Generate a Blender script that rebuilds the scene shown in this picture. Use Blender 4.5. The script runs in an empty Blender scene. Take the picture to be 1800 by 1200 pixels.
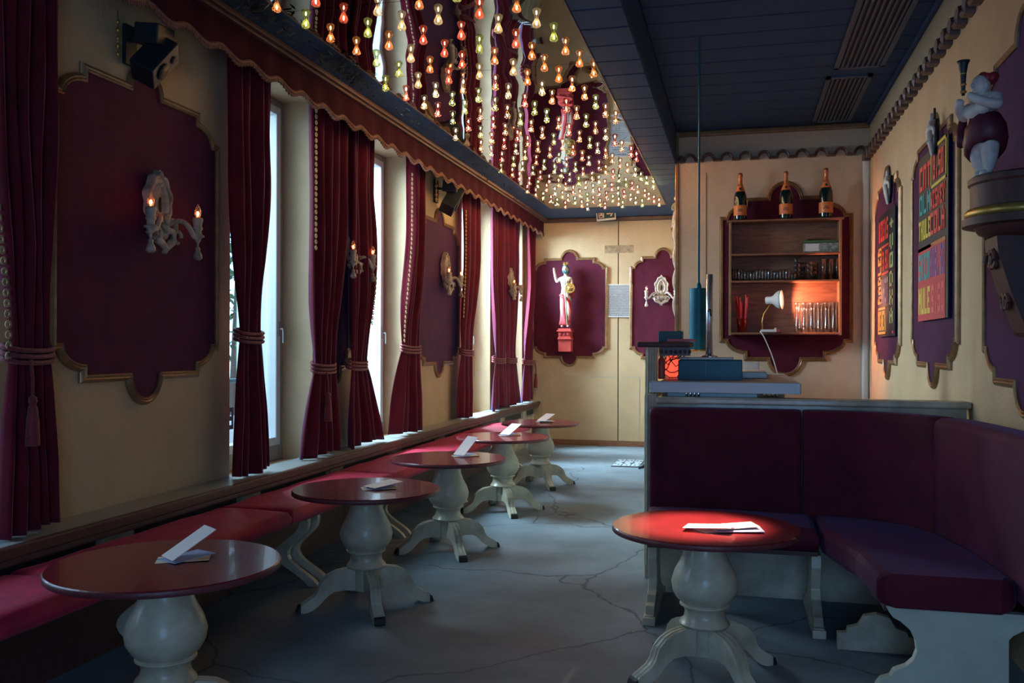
import bpy, bmesh, math, random
from mathutils import Vector, Matrix
random.seed(7)
PI = math.pi
scn = bpy.context.scene
COL = scn.collection

# ------------------------------------------------------------------ camera
TH, ROLL, FPX, HY, HC = math.atan(397/1600), 0.003, 1600.0, 608.0, 1.55
cam_d = bpy.data.cameras.new('camera'); cam = bpy.data.objects.new('camera', cam_d); COL.objects.link(cam)
cam_d.sensor_width = 36; cam_d.lens = 36*FPX/1800; cam_d.shift_y = (HY-600)/1800; cam_d.clip_start = .05; cam_d.clip_end = 200
cam.matrix_world = Matrix.Translation((0, 0, HC)) @ Matrix.Rotation(TH, 4, 'Z') @ Matrix.Rotation(PI/2, 4, 'X') @ Matrix.Rotation(ROLL, 4, 'Z')
scn.camera = cam

# ------------------------------------------------------------------ world and large lights
w = bpy.data.worlds.new('world'); scn.world = w; w.use_nodes = True
bg = w.node_tree.nodes['Background']; bg.inputs[0].default_value = (.42, .70, 1, 1); bg.inputs[1].default_value = 3.4
scn.view_settings.view_transform = 'Standard'; scn.view_settings.look = 'None'
scn.view_settings.exposure = 0.0; scn.view_settings.gamma = 1; scn.view_settings.use_curve_mapping = False
try:
    scn.cycles.use_denoising = True; scn.cycles.caustics_reflective = False; scn.cycles.caustics_refractive = False
    scn.cycles.max_bounces = 8; scn.cycles.sample_clamp_indirect = 4; scn.cycles.transparent_max_bounces = 16
except Exception: pass

def light(name, kind, loc, rot, power, color, **k):
    d = bpy.data.lights.new(name, kind); d.energy = power; d.color = color
    for a, v in k.items(): setattr(d, a, v)
    o = bpy.data.objects.new(name, d); COL.objects.link(o); o.location = loc; o.rotation_euler = rot
    return o
WINS = [(2.2, 3.45), (5.456, 6.68), (7.5, 8.85), (10.72, 12.05), (12.9, 13.95)]
WZ0, WZ1 = .70, 3.50
SKYP = (3, 34, 200, 300, 290)
for (a, b), pw_ in zip(WINS, SKYP):      # daylight falling through each window opening
    p = light('window_daylight', 'AREA', (-3.98, (a+b)/2, (WZ0+WZ1)/2), (0, -PI/2, 0), 1, (1, 1, 1), shape='RECTANGLE', size=WZ1-WZ0, size_y=b-a)
    p.data.cycles.is_portal = True
    light('sky_daylight', 'AREA', (-4.6, (a+b)/2-.25, 3.15), (0, -math.radians(52), math.radians(8)), pw_, (.62, .86, 1), shape='RECTANGLE', size=1.3, size_y=b-a, spread=math.radians(115))
for y0_, tgt, pw_ in ((7.4, (-.15, 4.4, .5), 12), (9.6, (-.4, 6.6, .4), 18), (13.2, (-.6, 9.5, .3), 55)):   # low daylight slanting in from farther up the street
    src = Vector((-5.0, y0_, 2.65))
    light('slanting_daylight', 'AREA', src, (Vector(tgt)-src).to_track_quat('-Z', 'Y').to_euler(), pw_, (.72, .90, 1), shape='DISK', size=.9, spread=math.radians(50))
light('added_blue_fill', 'AREA', (.35, -1.6, 1.7), (PI/2, 0, math.radians(-5)), 68, (.27, .54, 1), shape='RECTANGLE', size=1.8, size_y=2.2)  # blue fill light added behind the viewpoint; the rear wall has no door
light('table_spot', 'SPOT', (.25, 5.3, 3.85), Vector((-.44, -.90, -3.15)).to_track_quat('-Z', 'Y').to_euler(), 3100, (1, .66, .48), spot_size=math.radians(13.2), spot_blend=.75, shadow_soft_size=.06)

# ------------------------------------------------------------------ helpers
def P(px, py, ax, v):
    c, s = math.cos(ROLL), math.sin(ROLL)
    dx, dy = px-900, py-600
    X = c*dx+s*dy; Y = 600-s*dx+c*dy
    d = Vector((-math.sin(TH)*FPX+math.cos(TH)*X, math.cos(TH)*FPX+math.sin(TH)*X, -(Y-HY)))
    o = Vector((0, 0, HC)); k = 'XYZ'.index(ax)
    return o + d*((v-o[k])/d[k])

MATS = {}
def M(name, col, rough=.5, metal=0, var=0, vs=6, col2=None, bump=0, bs=60, sheen=0, sheen_col=(1, 1, 1), coat=0, spec=.5, emit=None, es=0, stretch=None, trans=0, alpha=1):
    m = bpy.data.materials.new(name); m.use_nodes = True; nt = m.node_tree; N = nt.nodes; L = nt.links
    b = N['Principled BSDF']; b.inputs['Base Color'].default_value = (*col, 1); b.inputs['Roughness'].default_value = rough
    b.inputs['Metallic'].default_value = metal; b.inputs['Specular IOR Level'].default_value = spec
    b.inputs['Sheen Weight'].default_value = sheen; b.inputs['Sheen Tint'].default_value = (*sheen_col, 1); b.inputs['Sheen Roughness'].default_value = .4
    b.inputs['Coat Weight'].default_value = coat; b.inputs['Transmission Weight'].default_value = trans
    if emit: b.inputs['Emission Color'].default_value = (*emit, 1); b.inputs['Emission Strength'].default_value = es
    if var or bump:
        tc = N.new('ShaderNodeTexCoord'); mp = N.new('ShaderNodeMapping'); L.new(tc.outputs['Object'], mp.inputs[0])
        if stretch: mp.inputs['Scale'].default_value = stretch
    if var:
        n = N.new('ShaderNodeTexNoise'); n.inputs['Scale'].default_value = vs; n.inputs['Detail'].default_value = 6; n.inputs['Roughness'].default_value = .6
        L.new(mp.outputs[0], n.inputs[0]); r = N.new('ShaderNodeValToRGB'); L.new(n.outputs[0], r.inputs[0])
        c2 = col2 or tuple(c*(1-var) for c in col)
        r.color_ramp.elements[0].position = .35; r.color_ramp.elements[1].position = .65
        r.color_ramp.elements[0].color = (*c2, 1); r.color_ramp.elements[1].color = (*col, 1)
        L.new(r.outputs[0], b.inputs['Base Color'])
    if bump:
        n = N.new('ShaderNodeTexNoise'); n.inputs['Scale'].default_value = bs; n.inputs['Detail'].default_value = 3
        L.new(mp.outputs[0], n.inputs[0]); bp = N.new('ShaderNodeBump'); bp.inputs['Strength'].default_value = bump; bp.inputs['Distance'].default_value = .01
        L.new(n.outputs[0], bp.inputs['Height']); L.new(bp.outputs[0], b.inputs['Normal'])
    MATS[name] = m; return m
def glassy(name, tint, t=.7, tl=0, gl_rough=.05, tcol=None):
    """clear or coloured thin glass: light passes, edges glint"""
    m = bpy.data.materials.new(name); m.use_nodes = True; nt = m.node_tree; N = nt.nodes; L = nt.links; N.remove(N['Principled BSDF'])
    tr = N.new('ShaderNodeBsdfTransparent'); tr.inputs[0].default_value = (*tint, 1)
    gl = N.new('ShaderNodeBsdfGlossy'); gl.inputs[0].default_value = (1, 1, 1, 1); gl.inputs['Roughness'].default_value = gl_rough
    lw = N.new('ShaderNodeLayerWeight'); lw.inputs[0].default_value = 1-t
    mx = N.new('ShaderNodeMixShader'); L.new(lw.outputs['Facing'], mx.inputs[0]); L.new(tr.outputs[0], mx.inputs[1]); L.new(gl.outputs[0], mx.inputs[2])
    out = mx
    if tl:
        ts = N.new('ShaderNodeBsdfTranslucent'); ts.inputs[0].default_value = (*(tcol or tint), 1)
        m2 = N.new('ShaderNodeMixShader'); m2.inputs[0].default_value = tl; L.new(mx.outputs[0], m2.inputs[1]); L.new(ts.outputs[0], m2.inputs[2]); out = m2
    L.new(out.outputs[0], N['Material Output'].inputs[0]); MATS[name] = m; return m

NAVY = (.25, .5, 1)
wall_m = M('wall_cream', (.64, .47, .28), .75, var=.14, vs=2.2, bump=.35, bs=55)
wall_bar_m = M('wall_beige', (.80, .64, .46), .75, var=.22, vs=1.6, bump=.35, bs=55)
ceil_m = M('ceiling_blue_lift', (.014, .06, .15), .7, var=.15, vs=3)  # blue lift of the deep shade is put into this base colour
velvet = M('velvet_red', (.15, .006, .018), .75, var=.35, vs=5, sheen=.55, sheen_col=(.15, .45, 1), spec=.2)
cush_m = M('velvet_cushion', (.58, .012, .06), .7, var=.35, vs=7, sheen=.2, sheen_col=(.6, .25, .45), bump=.15, bs=20, stretch=(3, 1, 1))
velvet_dk = M('velvet_bench', (.12, .012, .03), .75, var=.4, vs=3, sheen=.14, sheen_col=(.18, .35, .9), spec=.2)
panel_m = M('panel_maroon', (.11, .014, .034), .8, var=.3, vs=4, sheen=.4, sheen_col=(.15, .45, 1), spec=.15, bump=.2, bs=90)
mould_m = M('moulding_bronze', (.40, .23, .11), .35, metal=.35, var=.4, vs=14)
mould_dk = M('moulding_dark', (.10, .055, .05), .4, var=.4, vs=10)
wood_dk = M('wood_dark', (.10, .04, .034), .55, var=.4, vs=8, stretch=(1, 6, 1))
wood_br = M('wood_brown', (.30, .13, .065), .5, var=.45, vs=5, stretch=(1, 1, 9), bump=.1, bs=30)
cream = M('paint_cream', (.66, .60, .44), .42, var=.35, vs=9, col2=(.50, .44, .31), coat=.35)
cream_worn = M('paint_cream_worn', (.66, .61, .46), .42, var=.5, vs=5, col2=(.38, .33, .24), coat=.25)
black_m = M('black_plastic', (.012, .02, .03), .5)
toe_m = M('black_scuff', (.02, .018, .02), .6)
top_m = M('table_red', (.21, .016, .022), .26, var=.25, vs=10, bump=.04, bs=40, coat=.25)
edge_m = M('table_edge', (.16, .03, .04), .45, var=.4, vs=20)
white_m = M('white_paint', (.78, .78, .76), .4)
frame_m = M('window_frame', (.42, .40, .37), .45, var=.15, vs=6)
sash_m = M('window_sash', (.80, .84, .85), .4)
plaster = M('plaster_ivory', (.66, .56, .44), .5, var=.45, vs=16, col2=(.28, .22, .16))
plaster_w = M('plaster_white', (.75, .70, .64), .45, var=.25, vs=12)
steel = M('steel_brushed', (.52, .54, .55), .5, metal=.45, var=.1, vs=4, stretch=(1, 12, 12))
chrome = M('chrome', (.75, .75, .76), .12, metal=1)
teal_m = M('teal_enamel', (.008, .15, .22), .35, var=.3, vs=5, spec=.3)
paper_m = M('paper', (.88, .70, .64), .7, var=.08, vs=3)
paper_b = M('paper_blue', (.34, .42, .62), .6)
paper_y = M('paper_yellow', (.80, .62, .38), .7)
gold_m = M('gold', (.62, .40, .10), .35, metal=.7, var=.3, vs=20)
gold_tr = M('gold_lace', (.60, .45, .22), .7, var=.4, vs=30)
fringe_m = M('fringe_tan', (.24, .11, .08), .85, var=.35, vs=40)
rope_m = M('rope_red', (.22, .02, .03), .6, bump=.8, bs=160, sheen=.3)
green_m = M('leaf_green', (.05, .16, .06), .6, var=.5, vs=3)
leaf_dk = M('leaf_dark', (.02, .04, .035), .5)
bark_m = M('bark', (.10, .07, .05), .8)
out_m = M('render_outside', (.78, .86, .86), .9, var=.12, vs=5, bump=.4, bs=25)
pave_m = M('pavement', (.60, .52, .50), .9, var=.2, vs=2)
glass_m = glassy('glass_clear', (.93, .97, .97), .55, .06, gl_rough=.12, tcol=(.9, .95, 1))
pane_m = glassy('glass_pane', (.97, .99, 1), .92, gl_rough=.0)
bottle_m = M('bottle_green', (.004, .02, .018), .12, coat=.5)
orange_m = M('label_orange', (.85, .25, .07), .45, var=.15, vs=6)
foil_m = M('foil_copper', (.55, .20, .08), .35, metal=.6)
red_pl = M('red_plastic', (.62, .02, .04), .35)
statue_skin = M('statue_skin', (.72, .60, .50), .5, var=.2, vs=10)
statue_red = M('statue_red', (.42, .03, .04), .5, var=.3, vs=9)
console_red = M('console_red', (.60, .07, .06), .5, var=.2, vs=9)
drape_m = M('drape_dark_red', (.10, .012, .03), .5)
teal_hair = M('teal_paint', (.01, .12, .15), .5)
poster_k = M('poster_black', (.012, .016, .022), .5)
p_red = M('poster_red', (.75, .06, .05), .55); p_yel = M('poster_yellow', (.72, .55, .08), .55); p_org = M('poster_orange', (.82, .40, .07), .55)
p_teal = M('poster_teal', (.02, .30, .30), .55); p_olive = M('poster_olive', (.36, .38, .15), .55); p_pur = M('poster_purple', (.22, .10, .30), .55)
p_grey = M('poster_grey', (.33, .22, .25), .55); p_pink = M('poster_pink', (.80, .12, .12), .55)
sign_g = M('sign_green', (.004, .07, .08), .4)
ink = M('ink_dark', (.05, .05, .09), .6)
filament = M('filament_hot', (1, .3, .1), .5, emit=(1, .16, .035), es=45)
lampglow = M('lamp_bulb_glow', (1, .8, .7), .5, emit=(1, .42, .25), es=14)
bulb_em = {}
BULB = 750
for nm, c in dict(amber=(1, .62, .30), red=(1, .54, .32), green=(1, .76, .38), clear=(1, .72, .42)).items():
    for zi, f_ in enumerate((.05, .66, 1.25)): bulb_em[nm+str(zi)] = M('bulb_'+nm+str(zi), c, .5, emit=c, es=BULB*f_)
cup = {}
for nm, (c1_, c2_) in dict(amber=((1, .80, .60), (1, .42, .16)), red=((1, .62, .52), (1, .22, .14)), green=((.84, .90, .62), (.55, .72, .20)), clear=((.95, .92, .84), (.9, .78, .5))).items():
    for zi, f_ in enumerate((.34, .075, .028)): cup[nm+str(zi)] = glassy('cup_'+nm+str(zi), c1_, .62, f_, tcol=c2_)
red_glow = M('red_jar', (.9, .15, .1), .4, emit=(1, .10, .05), es=1.2)

# floor material with cracks
floor_m = M('floor_concrete', (.24, .30, .34), .6, var=.4, vs=1.3, spec=.2, col2=(.15, .19, .22), bump=.08, bs=30)
nt = floor_m.node_tree; N = nt.nodes; L = nt.links
tc = N.new('ShaderNodeTexCoord'); nz = N.new('ShaderNodeTexNoise'); nz.inputs['Scale'].default_value = 1.4; nz.inputs['Detail'].default_value = 5
L.new(tc.outputs['Object'], nz.inputs[0])
mixv = N.new('ShaderNodeMixRGB'); mixv.inputs[0].default_value = .35; L.new(tc.outputs['Object'], mixv.inputs[1]); L.new(nz.outputs['Color'], mixv.inputs[2])
vo = N.new('ShaderNodeTexVoronoi'); vo.feature = 'DISTANCE_TO_EDGE'; vo.inputs['Scale'].default_value = .9; L.new(mixv.outputs[0], vo.inputs[0])
cr = N.new('ShaderNodeValToRGB'); cr.color_ramp.elements[0].position = .0; cr.color_ramp.elements[1].position = .007
cr.color_ramp.elements[0].color = (.35, .35, .38, 1); cr.color_ramp.elements[1].color = (1, 1, 1, 1); L.new(vo.outputs[0], cr.inputs[0])
mul = N.new('ShaderNodeMixRGB'); mul.blend_type = 'MULTIPLY'; mul.inputs[0].default_value = 1
b = N['Principled BSDF']; src = b.inputs['Base Color'].links[0].from_socket; L.new(src, mul.inputs[1]); L.new(cr.outputs[0], mul.inputs[2]); L.new(mul.outputs[0], b.inputs['Base Color'])

# wavy mirror foil
mirror_m = M('mirror_foil', (.30, .33, .37), .0, metal=1)
nt = mirror_m.node_tree; N = nt.nodes; L = nt.links
tc = N.new('ShaderNodeTexCoord'); nz = N.new('ShaderNodeTexNoise'); nz.inputs['Scale'].default_value = 1.6; nz.inputs['Detail'].default_value = .5
L.new(tc.outputs['Object'], nz.inputs[0]); bp = N.new('ShaderNodeBump'); bp.inputs['Strength'].default_value = .35; bp.inputs['Distance'].default_value = .03
L.new(nz.outputs[0], bp.inputs['Height']); L.new(bp.outputs[0], N['Principled BSDF'].inputs['Normal'])

notice_m = M('notice_paper', (.40, .42, .45), .5)
nt = notice_m.node_tree; N = nt.nodes; L = nt.links
tc = N.new('ShaderNodeTexCoord'); wv = N.new('ShaderNodeTexWave'); wv.bands_direction = 'Z'; wv.inputs['Scale'].default_value = 12; wv.inputs['Distortion'].default_value = .0
nz = N.new('ShaderNodeTexNoise'); nz.inputs['Scale'].default_value = 60; L.new(tc.outputs['Object'], wv.inputs[0]); L.new(tc.outputs['Object'], nz.inputs[0])
mm = N.new('ShaderNodeMath'); mm.operation = 'MULTIPLY'; L.new(wv.outputs['Fac'], mm.inputs[0]); L.new(nz.outputs[0], mm.inputs[1])
cr = N.new('ShaderNodeValToRGB'); cr.color_ramp.elements[0].color = (.42, .43, .45, 1); cr.color_ramp.elements[1].color = (.16, .17, .19, 1); cr.color_ramp.elements[0].position = .25; cr.color_ramp.elements[1].position = .5
L.new(mm.outputs[0], cr.inputs[0]); L.new(cr.outputs[0], N['Principled BSDF'].inputs['Base Color'])

# ---- geometry helpers
def BM(): return bmesh.new()
def box(bm, x0, x1, y0, y1, z0, z1):
    v = [bm.verts.new(p) for p in ((x0, y0, z0), (x1, y0, z0), (x1, y1, z0), (x0, y1, z0), (x0, y0, z1), (x1, y0, z1), (x1, y1, z1), (x0, y1, z1))]
    for f in ((3, 2, 1, 0), (4, 5, 6, 7), (0, 1, 5, 4), (1, 2, 6, 5), (2, 3, 7, 6), (3, 0, 4, 7)): bm.faces.new([v[i] for i in f])
    return bm
def bx(*a): return box(BM(), *a)
def prism(bm, pts, axis, a, b, off=(0, 0, 0)):
    """2D outline pts extruded along axis from a to b. pts are the remaining two coordinates in order"""
    def mk(p, t):
        if axis == 'X': q = (t, p[0], p[1])
        elif axis == 'Y': q = (p[0], t, p[1])
        else: q = (p[0], p[1], t)
        return bm.verts.new((q[0]+off[0], q[1]+off[1], q[2]+off[2]))
    A = [mk(p, a) for p in pts]; B = [mk(p, b) for p in pts]; n = len(pts)
    f1 = bm.faces.new(A); f2 = bm.faces.new(B[::-1])
    for i in range(n): bm.faces.new((A[i], B[i], B[(i+1) % n], A[(i+1) % n]))
    bm.normal_update(); bmesh.ops.triangulate(bm, faces=[f1, f2]); bmesh.ops.recalc_face_normals(bm, faces=bm.faces[:]); return bm
def lathe(bm, prof, segs=24, c=(0, 0, 0), axis='Z', sx=1, sy=1, a0=0, a1=2*PI, cap=True):
    full = abs(a1-a0-2*PI) < 1e-6; n = segs if full else segs+1; rings = []
    for r, z in prof:
        ring = []
        for i in range(n):
            a = a0+(a1-a0)*i/segs; x, y = r*math.cos(a)*sx, r*math.sin(a)*sy
            q = (x, y, z) if axis == 'Z' else ((z, x, y) if axis == 'X' else (x, z, y))
            ring.append(bm.verts.new((q[0]+c[0], q[1]+c[1], q[2]+c[2])))
        rings.append(ring)
    fs = []
    for A, B in zip(rings, rings[1:]):
        for i in range(n if full else n-1): fs.append(bm.faces.new((A[i], A[(i+1) % n], B[(i+1) % n], B[i])))
    if cap:
        fs.append(bm.faces.new(rings[0][::-1])); fs.append(bm.faces.new(rings[-1]))
    bmesh.ops.recalc_face_normals(bm, faces=bm.faces[:])
    return bm
def tube(bm, path, rad, segs=8, closed=False, cap=True):
    path = [Vector(p) for p in path]; n = len(path); rings = []
    rads = rad if isinstance(rad, (list, tuple)) else [rad]*n
    up = Vector((0, 0, 1)); prev = None
    for i, p in enumerate(path):
        if closed: t = path[(i+1) % n]-path[i-1]
        else: t = path[min(i+1, n-1)]-path[max(i-1, 0)]
        if t.length < 1e-9: t = Vector((0, 0, 1))
        t.normalize()
        if prev is None:
            s = t.cross(up)
            if s.length < .1: s = t.cross(Vector((1, 0, 0)))
        else: s = prev-t*prev.dot(t)
        s.normalize(); prev = s; u = s.cross(t)
        rings.append([bm.verts.new(p+(s*math.cos(2*PI*k/segs)+u*math.sin(2*PI*k/segs))*rads[i]) for k in range(segs)])
    m = n if closed else n-1
    for i in range(m):
        A, B = rings[i], rings[(i+1) % n]
        for k in range(segs): bm.faces.new((A[k], A[(k+1) % segs], B[(k+1) % segs], B[k]))
    if not closed and cap: bm.faces.new(rings[0][::-1]); bm.faces.new(rings[-1])
    return bm
def ball(bm, c, r, sx=1, sy=1, sz=1, u=12, v=8):
    g = bmesh.ops.create_uvsphere(bm, u_segments=u, v_segments=v, radius=r)
    for x in g['verts']: x.co = Vector((x.co.x*sx+c[0], x.co.y*sy+c[1], x.co.z*sz+c[2]))
    return bm
def obj(name, bm, m, parent=None, loc=None, rot=None, smooth=False, bevel=0, kind=None, subsurf=0, mods=None):
    bmesh.ops.recalc_face_normals(bm, faces=bm.faces[:])
    me = bpy.data.meshes.new(name); bm.to_mesh(me); bm.free()
    me.materials.append(m)
    if smooth: me.polygons.foreach_set('use_smooth', [True]*len(me.polygons))
    o = bpy.data.objects.new(name, me); COL.objects.link(o)
    if parent: o.parent = parent
    if loc is not None: o.location = loc
    if rot is not None: o.rotation_euler = rot
    if bevel:
        md = o.modifiers.new('bevel', 'BEVEL'); md.width = bevel; md.segments = 2; md.limit_method = 'ANGLE'; md.angle_limit = math.radians(40)
    if subsurf:
        md = o.modifiers.new('sub', 'SUBSURF'); md.levels = subsurf; md.render_levels = subsurf
    if smooth: 
        try: me.shade_smooth_by_angle = None
        except Exception: pass
    if kind: o['kind'] = kind
    return o
def autosmooth(o, deg=40):
    me = o.data; me.polygons.foreach_set('use_smooth', [True]*len(me.polygons))
    bm = bmesh.new(); bm.from_mesh(me)
    for e in bm.edges:
        if len(e.link_faces) == 2 and e.calc_face_angle(0) > math.radians(deg): e.smooth = False
    bm.to_mesh(me); bm.free(); return o
def thing(name, label, cat, loc=(0, 0, 0), rz=0, group=None):
    o = bpy.data.objects.new(name, None); COL.objects.link(o); o.empty_display_size = .1
    o.location = loc; o.rotation_euler = (0, 0, rz); return tag(o, label, cat, group)
def tag(o, label, cat, group=None):
    o['label'] = label; o['category'] = cat
    if group: o['group'] = group
    return o
def struct(name, bm, m, parent=None, **k):
    o = obj(name, bm, m, parent, **k)
    if parent is None: o['kind'] = 'structure'
    return o
def copy_tree(root, loc=None, rz=None, label=None, group=None):
    def cp(o, par):
        c = o.copy(); COL.objects.link(c); c.parent = par
        for ch in list(KIDS.get(o.name, [])): cp(ch, c)
        return c
    r = cp(root, None)
    if loc is not None: r.location = loc
    if rz is not None: r.rotation_euler = (0, 0, rz)
    if label: r['label'] = label
    if group: r['group'] = group
    return r
KIDS = {}
def index_kids(root):
    def rec(o):
        KIDS[o.name] = [c for c in bpy.data.objects if c.parent == o]
        for c in KIDS[o.name]: rec(c)
    rec(root)

# ------------------------------------------------------------------ room shell
XW, XR, YB, YBAR, ZC, ZR, XST = -3.30, 1.33, 14.12, 10.15, 3.56, 3.90, -.66
YREAR = -1.8
o = struct('floor', bx(-3.3, XR, YREAR, YB, -.1, 0), floor_m)
# dropped ceiling strip over the aisle, and the higher boarded ceiling over the bar
o = struct('ceiling', bx(-3.95, XST, YREAR, YB+.1, ZC, ZC+.45), ceil_m)
o2 = struct('ceiling', bx(XST, XR+.1, YREAR, YBAR+.1, ZR+.02, ZR+.12), ceil_m)
plank = None
y = -1.0; k = 0
while y < YBAR-.05:
    bm = bx(XST+.005, XR-.005, 0, min(.335, YBAR-y)-.015, ZR, ZR+.02)
    p = obj('ceiling_board', bm, ceil_m, o2, loc=(0, y, 0), bevel=.004); y += .335
y = -1.0
while y < YB-.2:      # boards of the lower ceiling between mirror and bar side
    obj('ceiling_board', bx(-.975, XST-.005, 0, .32, ZC-.012, ZC), ceil_m, o, loc=(0, y, 0), bevel=.004); y += .335
# left wall: piers, band below the windows and band above them
bm = BM()
ys = [YREAR] + [v for w_ in WINS for v in w_] + [YB]
for i in range(0, len(ys), 2): box(bm, -3.95, XW, ys[i], ys[i+1], 0, ZC)
for a, b_ in WINS: box(bm, -3.95, XW, a, b_, 0, WZ0-.06); box(bm, -3.95, XW, a, b_, WZ1, ZC)
wl = struct('wall_left', bm, wall_m)
struct('wall_right', bx(XR, XR+.2, YREAR, YBAR+.2, 0, ZR+.1), wall_m)
# wall behind the bar: its frontal face and the side that runs on to the back wall
bm = BM(); box(bm, XST, XR, YBAR, YBAR+.2, 0, ZR+.02); box(bm, XST, XST+.15, YBAR+.2, YB+.1, 0, ZC)
wb = struct('wall_bar', bm, wall_bar_m)
obj('corner_trim', bx(XST-.012, XST+.025, YBAR-.025, YBAR+.01, 0, ZR-.06), mould_m, wb, bevel=.006)
obj('board_strip', bx(-.43, -.34, YBAR-.012, YBAR, 1.0, 3.45), wall_bar_m, wb, bevel=.004)
obj('dado_rail', bx(-.3, XR, YBAR-.012, YBAR, .98, 1.0), wall_bar_m, wb)
# back wall of two tall boards with a joint between
wk = struct('wall_back', bx(-3.95, XST+.1, YB+.02, YB+.2, 0, ZC), mould_dk)
obj('wall_board', bx(-3.3, -1.812, YB, YB+.02, 0, ZC), wall_m, wk, bevel=.004)
obj('wall_board', bx(-1.797, XST, YB, YB+.02, 0, ZC), wall_m, wk, bevel=.004)
# low cupboard door lines in the back wall
for (a, b_, c, d) in ((-3.02, -1.86, 1.07, 1.078), (-1.75, -1.47, 1.07, 1.078), (-3.02, -3.012, .1, 1.07), (-1.478, -1.47, .1, 1.07)):
    obj('door_joint', bx(a, b_, YB-.003, YB, c, d), frame_m, wk)
obj('tape_mark', bx(-2.02, -1.57, YB-.001, YB, 3.0, 3.12), M('tape_residue', (.42, .30, .18), .8, var=.4, vs=20), wk)
bb = struct('baseboard_back', bx(-3.1, XST, YB-.02, YB, 0, .085), wood_br)
struct('trim_1', bx(-3.0, XST, YB-.05, YB, ZC-.07, ZC), mould_dk, bevel=.015)
struct('trim_2', bx(XST-.02, XR, YBAR-.05, YBAR, ZR-.06, ZR), mould_m, bevel=.015)
struct('trim_3', bx(XR-.04, XR, 2.5, YBAR-.05, ZR-.035, ZR), ceil_m, bevel=.01)
struct('trim_4', bx(XR-.07, XR, YBAR-.07, YBAR, .9, 3.52), white_m, bevel=.02)
# rear wall behind the viewpoint
bm = BM(); box(bm, -3.95, -2.2, YREAR-.2, YREAR, 0, ZR); box(bm, 1.2, XR+.2, YREAR-.2, YREAR, 0, ZR); box(bm, -2.2, 1.2, YREAR-.2, YREAR, 0, ZR+.2)
struct('wall_rear', bm, wall_m)

# sill along the windows
sill = struct('trim_5', bx(-3.32, -3.07, YREAR, YB-.01, .635, .675), M('sill_paint', (.38, .42, .42), .35, var=.1, vs=4))
obj('sill_edge', bx(-3.07, -3.035, YREAR, YB-.01, .62, .680), wood_dk, sill, bevel=.01)
obj('sill_edge', bx(-3.10, -3.055, YREAR, YB-.01, .585, .622), mould_dk, sill, bevel=.01)
wainscot = struct('trim_6', bx(-3.3, -3.16, YREAR, YB-.01, 0, .635), cream_worn)
y = -1.2
while y < YB-.5:
    obj('grille', bx(-3.165, -3.155, y+.14, y+1.18, .475, .575), black_m, wainscot)
    obj('wainscot_post', bx(-3.165, -3.13, y-.12, y+.12, .05, .585), cream_worn, wainscot, bevel=.006)
    obj('wainscot_rail', bx(-3.165, -3.14, y+.12, y+1.2, .05, .46), cream_worn, wainscot, bevel=.006); y += 1.33

# windows
for i, (a, b_) in enumerate(WINS):
    XG = -3.60
    wn = bpy.data.objects.new('window_%d' % (i+1), None); COL.objects.link(wn); wn['kind'] = 'structure'; wn.location = (XG, a, 0)
    W = b_-a
    fr = BM()
    for r in ((0, .07, WZ0-.06, WZ1), (W-.07, W, WZ0-.06, WZ1), (.07, W-.07, WZ0-.06, WZ0+.06), (.07, W-.07, WZ1-.06, WZ1)): box(fr, -.05, .04, r[0], r[1], r[2], r[3])
    f = obj('window_frame', fr, frame_m, wn, bevel=.006)
    sa = BM(); z0, z1 = WZ0+.06, WZ1-.06
    for r in ((.07, .135, z0, z1), (W-.135, W-.07, z0, z1), (.135, W-.135, z0, z0+.065), (.135, W-.135, z1-.065, z1)): box(sa, -.035, .055, r[0], r[1], r[2], r[3])
    s = obj('sash', sa, sash_m, wn, bevel=.008)
    obj('pane', bx(-.006, 0, .13, W-.13, z0+.06, z1-.06), pane_m, wn)
    h = BM(); box(h, .055, .063, W-.115, W-.09, 1.62, 1.74); tube(h, [(.06, W-.10, 1.68), (.09, W-.10, 1.68), (.095, W-.10, 1.66), (.095, W-.10, 1.57)], .008)
    obj('window_handle', h, frame_m, wn)
    rl = BM(); tube(rl, [(-.27, -.02, 1.27), (-.27, W+.02, 1.27)], .018, 8)
    tag(obj('railing_bar', rl, M('railing_%d' % i, (.02, .10, .12), .4), None, loc=(XG, a, 0)), 'teal metal safety bar outside %s' % ['the curtained window nearest the viewer', 'the second window along from the viewer', 'the third window along, behind the dark curtain', 'the fourth window along', 'the window beside the back wall'][i], 'railing')
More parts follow.
